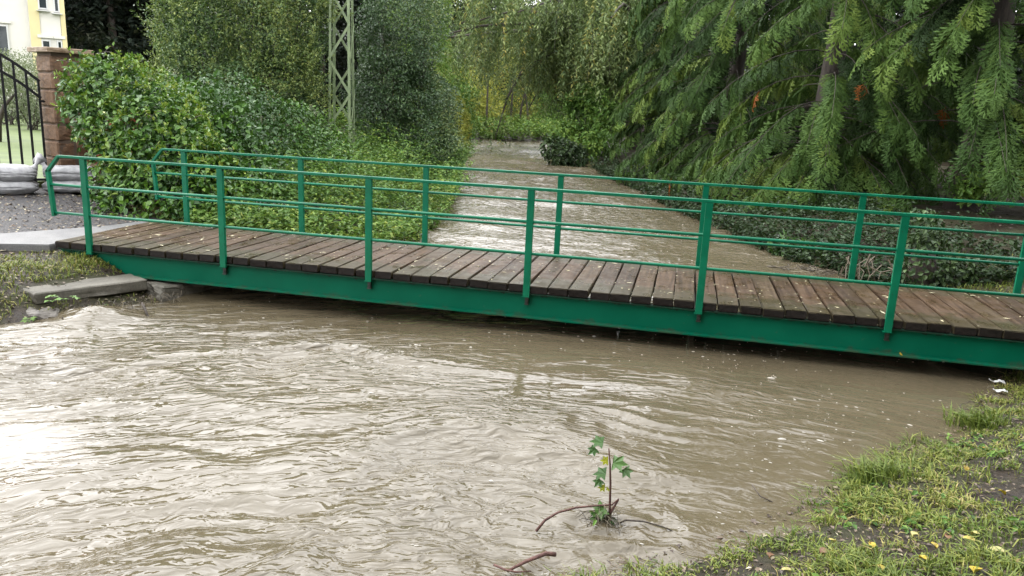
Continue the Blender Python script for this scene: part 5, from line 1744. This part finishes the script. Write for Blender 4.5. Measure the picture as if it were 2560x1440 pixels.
# small plants on the left bank
def rosette(name, label, loc, nleaf, r, tn, seed, mat="l_vine", cat="plant"):
    rg = np.random.default_rng(seed); root = tag(empty(name, loc), label, cat)
    for k in range(nleaf):
        a = k * 2.4 + rg.normal(0, .2); d = np.array([math.cos(a), math.sin(a), rg.uniform(-.1, .3)])
        V, F = lobed_leaf(r * rg.uniform(.8, 1.2), 3)
        W_ = V @ basis(d, np.array([-d[0] * .3, -d[1] * .3 - .3, 1.])).T + d * r * .9 + np.array([0, 0, r * rg.uniform(.4, 1.5)])
        link("leaf", mesh_np("leaf", W_, F, np.full(len(F), tn)), MT[mat], root)
    mb = MB()
    for k in range(3): mb.tube([(0, 0, -.03), (rg.normal(0, .02), rg.normal(0, .02), r)], .004, 4)
    mb.build("stem", MT["twig"], root)
    return root


c = atz(132, 757, .17); rosette("bank_herb", "bright green three lobed seedling at the foot of the concrete slab", tuple(c), 7, .052, .85, 801)
c = atz(178, 752, .17); rosette("bank_herb", "smaller green seedling right of the brighter one below the slab", tuple(c), 4, .042, .8, 802)
c = atz(72, 808, .03); rosette("leafy_clump", "mossy green clump at the waterline left of the broken stick", tuple(c), 12, .035, .6, 803, "l_bank")
c = atz(265, 775, .03); rosette("bank_herb", "dark round leaf plant at the waterline under the slab", tuple(c), 3, .035, .45, 804)
rg = np.random.default_rng(805); mb = MB()
for k in range(150):
    q = rg.random(); b = np.array([.55 + .75 * q + rg.normal(0, .05), -1.15 + 1.1 * q + rg.normal(0, .06), .05 + rg.random() * .08]); d = norm(np.array([rg.normal(.4, .5), rg.normal(-.3, .5), rg.normal(0, .6)])); l = rg.uniform(.04, .14)
    mb.tube([b, b + d * l * .6 + rg.normal(0, .01, 3), b + d * l + np.array([0, 0, -.02])], [.0035, .003, .0015], 3, rg.random() * .6, False)
tag(mb.build("exposed_roots", MT["straw"]), "tangle of dead roots and stalks below the concrete slab", "roots", kind="stuff")
rg = np.random.default_rng(806); mb = MB()
for k in range(90):
    b = np.array([10.85 + rg.normal(0, .18), .05 + rg.normal(0, .16), .22 + rg.random() * .15]); d = norm(np.array([rg.normal(-.5, .4), rg.normal(-.2, .5), rg.normal(-.2, .4)])); l = rg.uniform(.08, .3)
    mb.tube([b, b + d * l * .6 + rg.normal(0, .02, 3), b + d * l], [.005, .004, .002], 3, rg.random() * .7, False)
tag(mb.build("dry_stalks", MT["straw"]), "dry stalks and roots caught under the girder at the near bank", "stalks", kind="stuff")

# foam flecks and bubbles drifting on the river
rg = np.random.default_rng(820)
n = 1500
y = rg.uniform(-4.4, 1.0, n); x = rg.uniform(.4, 10.4, n)
x2 = rg.uniform(-3, 9, 500); y2 = rg.uniform(2, 22, 500); x = np.concatenate([x, x2]); y = np.concatenate([y, y2])
k_ = np.clip(.35 + .9 * vnoise(x * .9, y * .9, 57) + .25 * (x > 7), 0, 1)
ok = (x > xL(y) + .25) & (x < xR(y) - .1) & (rg.random(len(x)) < k_); x, y = x[ok], y[ok]
hz, _ = river_h(x, y)
mb = MB()
for i in range(len(x)):
    r = rg.uniform(.0018, .0055) * (2.2 if rg.random() < .06 else 1) * (1.5 if y[i] > 2 else 1); e = rg.uniform(1, 3.6); a = (-math.atan2(x[i] - 7.0, y[i] + 9.5) if y[i] < .8 else 0) + rg.normal(0, .2); c_, s_ = math.cos(a), math.sin(a)
    an = np.arange(6) * math.pi / 3
    ring = np.stack([np.cos(an) * r * e, np.sin(an) * r, np.zeros(6)], 1); ring = np.stack([ring[:, 0] * c_ - ring[:, 1] * s_, ring[:, 0] * s_ + ring[:, 1] * c_, ring[:, 2]], 1)
    V = np.vstack([ring, ring * .6 + np.array([0, 0, r * .55]), [[0, 0, r * .75]]]) + np.array([x[i], y[i], hz[i] + .036])
    mb.add(V, [[j, (j + 1) % 6, 6 + (j + 1) % 6, 6 + j] for j in range(6)], [[6 + j, 6 + (j + 1) % 6, 12] for j in range(6)])
tag(mb.build("foam_flecks", MT["foam"], None, True), "foam flecks and bubbles drifting on the brown water", "foam", kind="stuff")
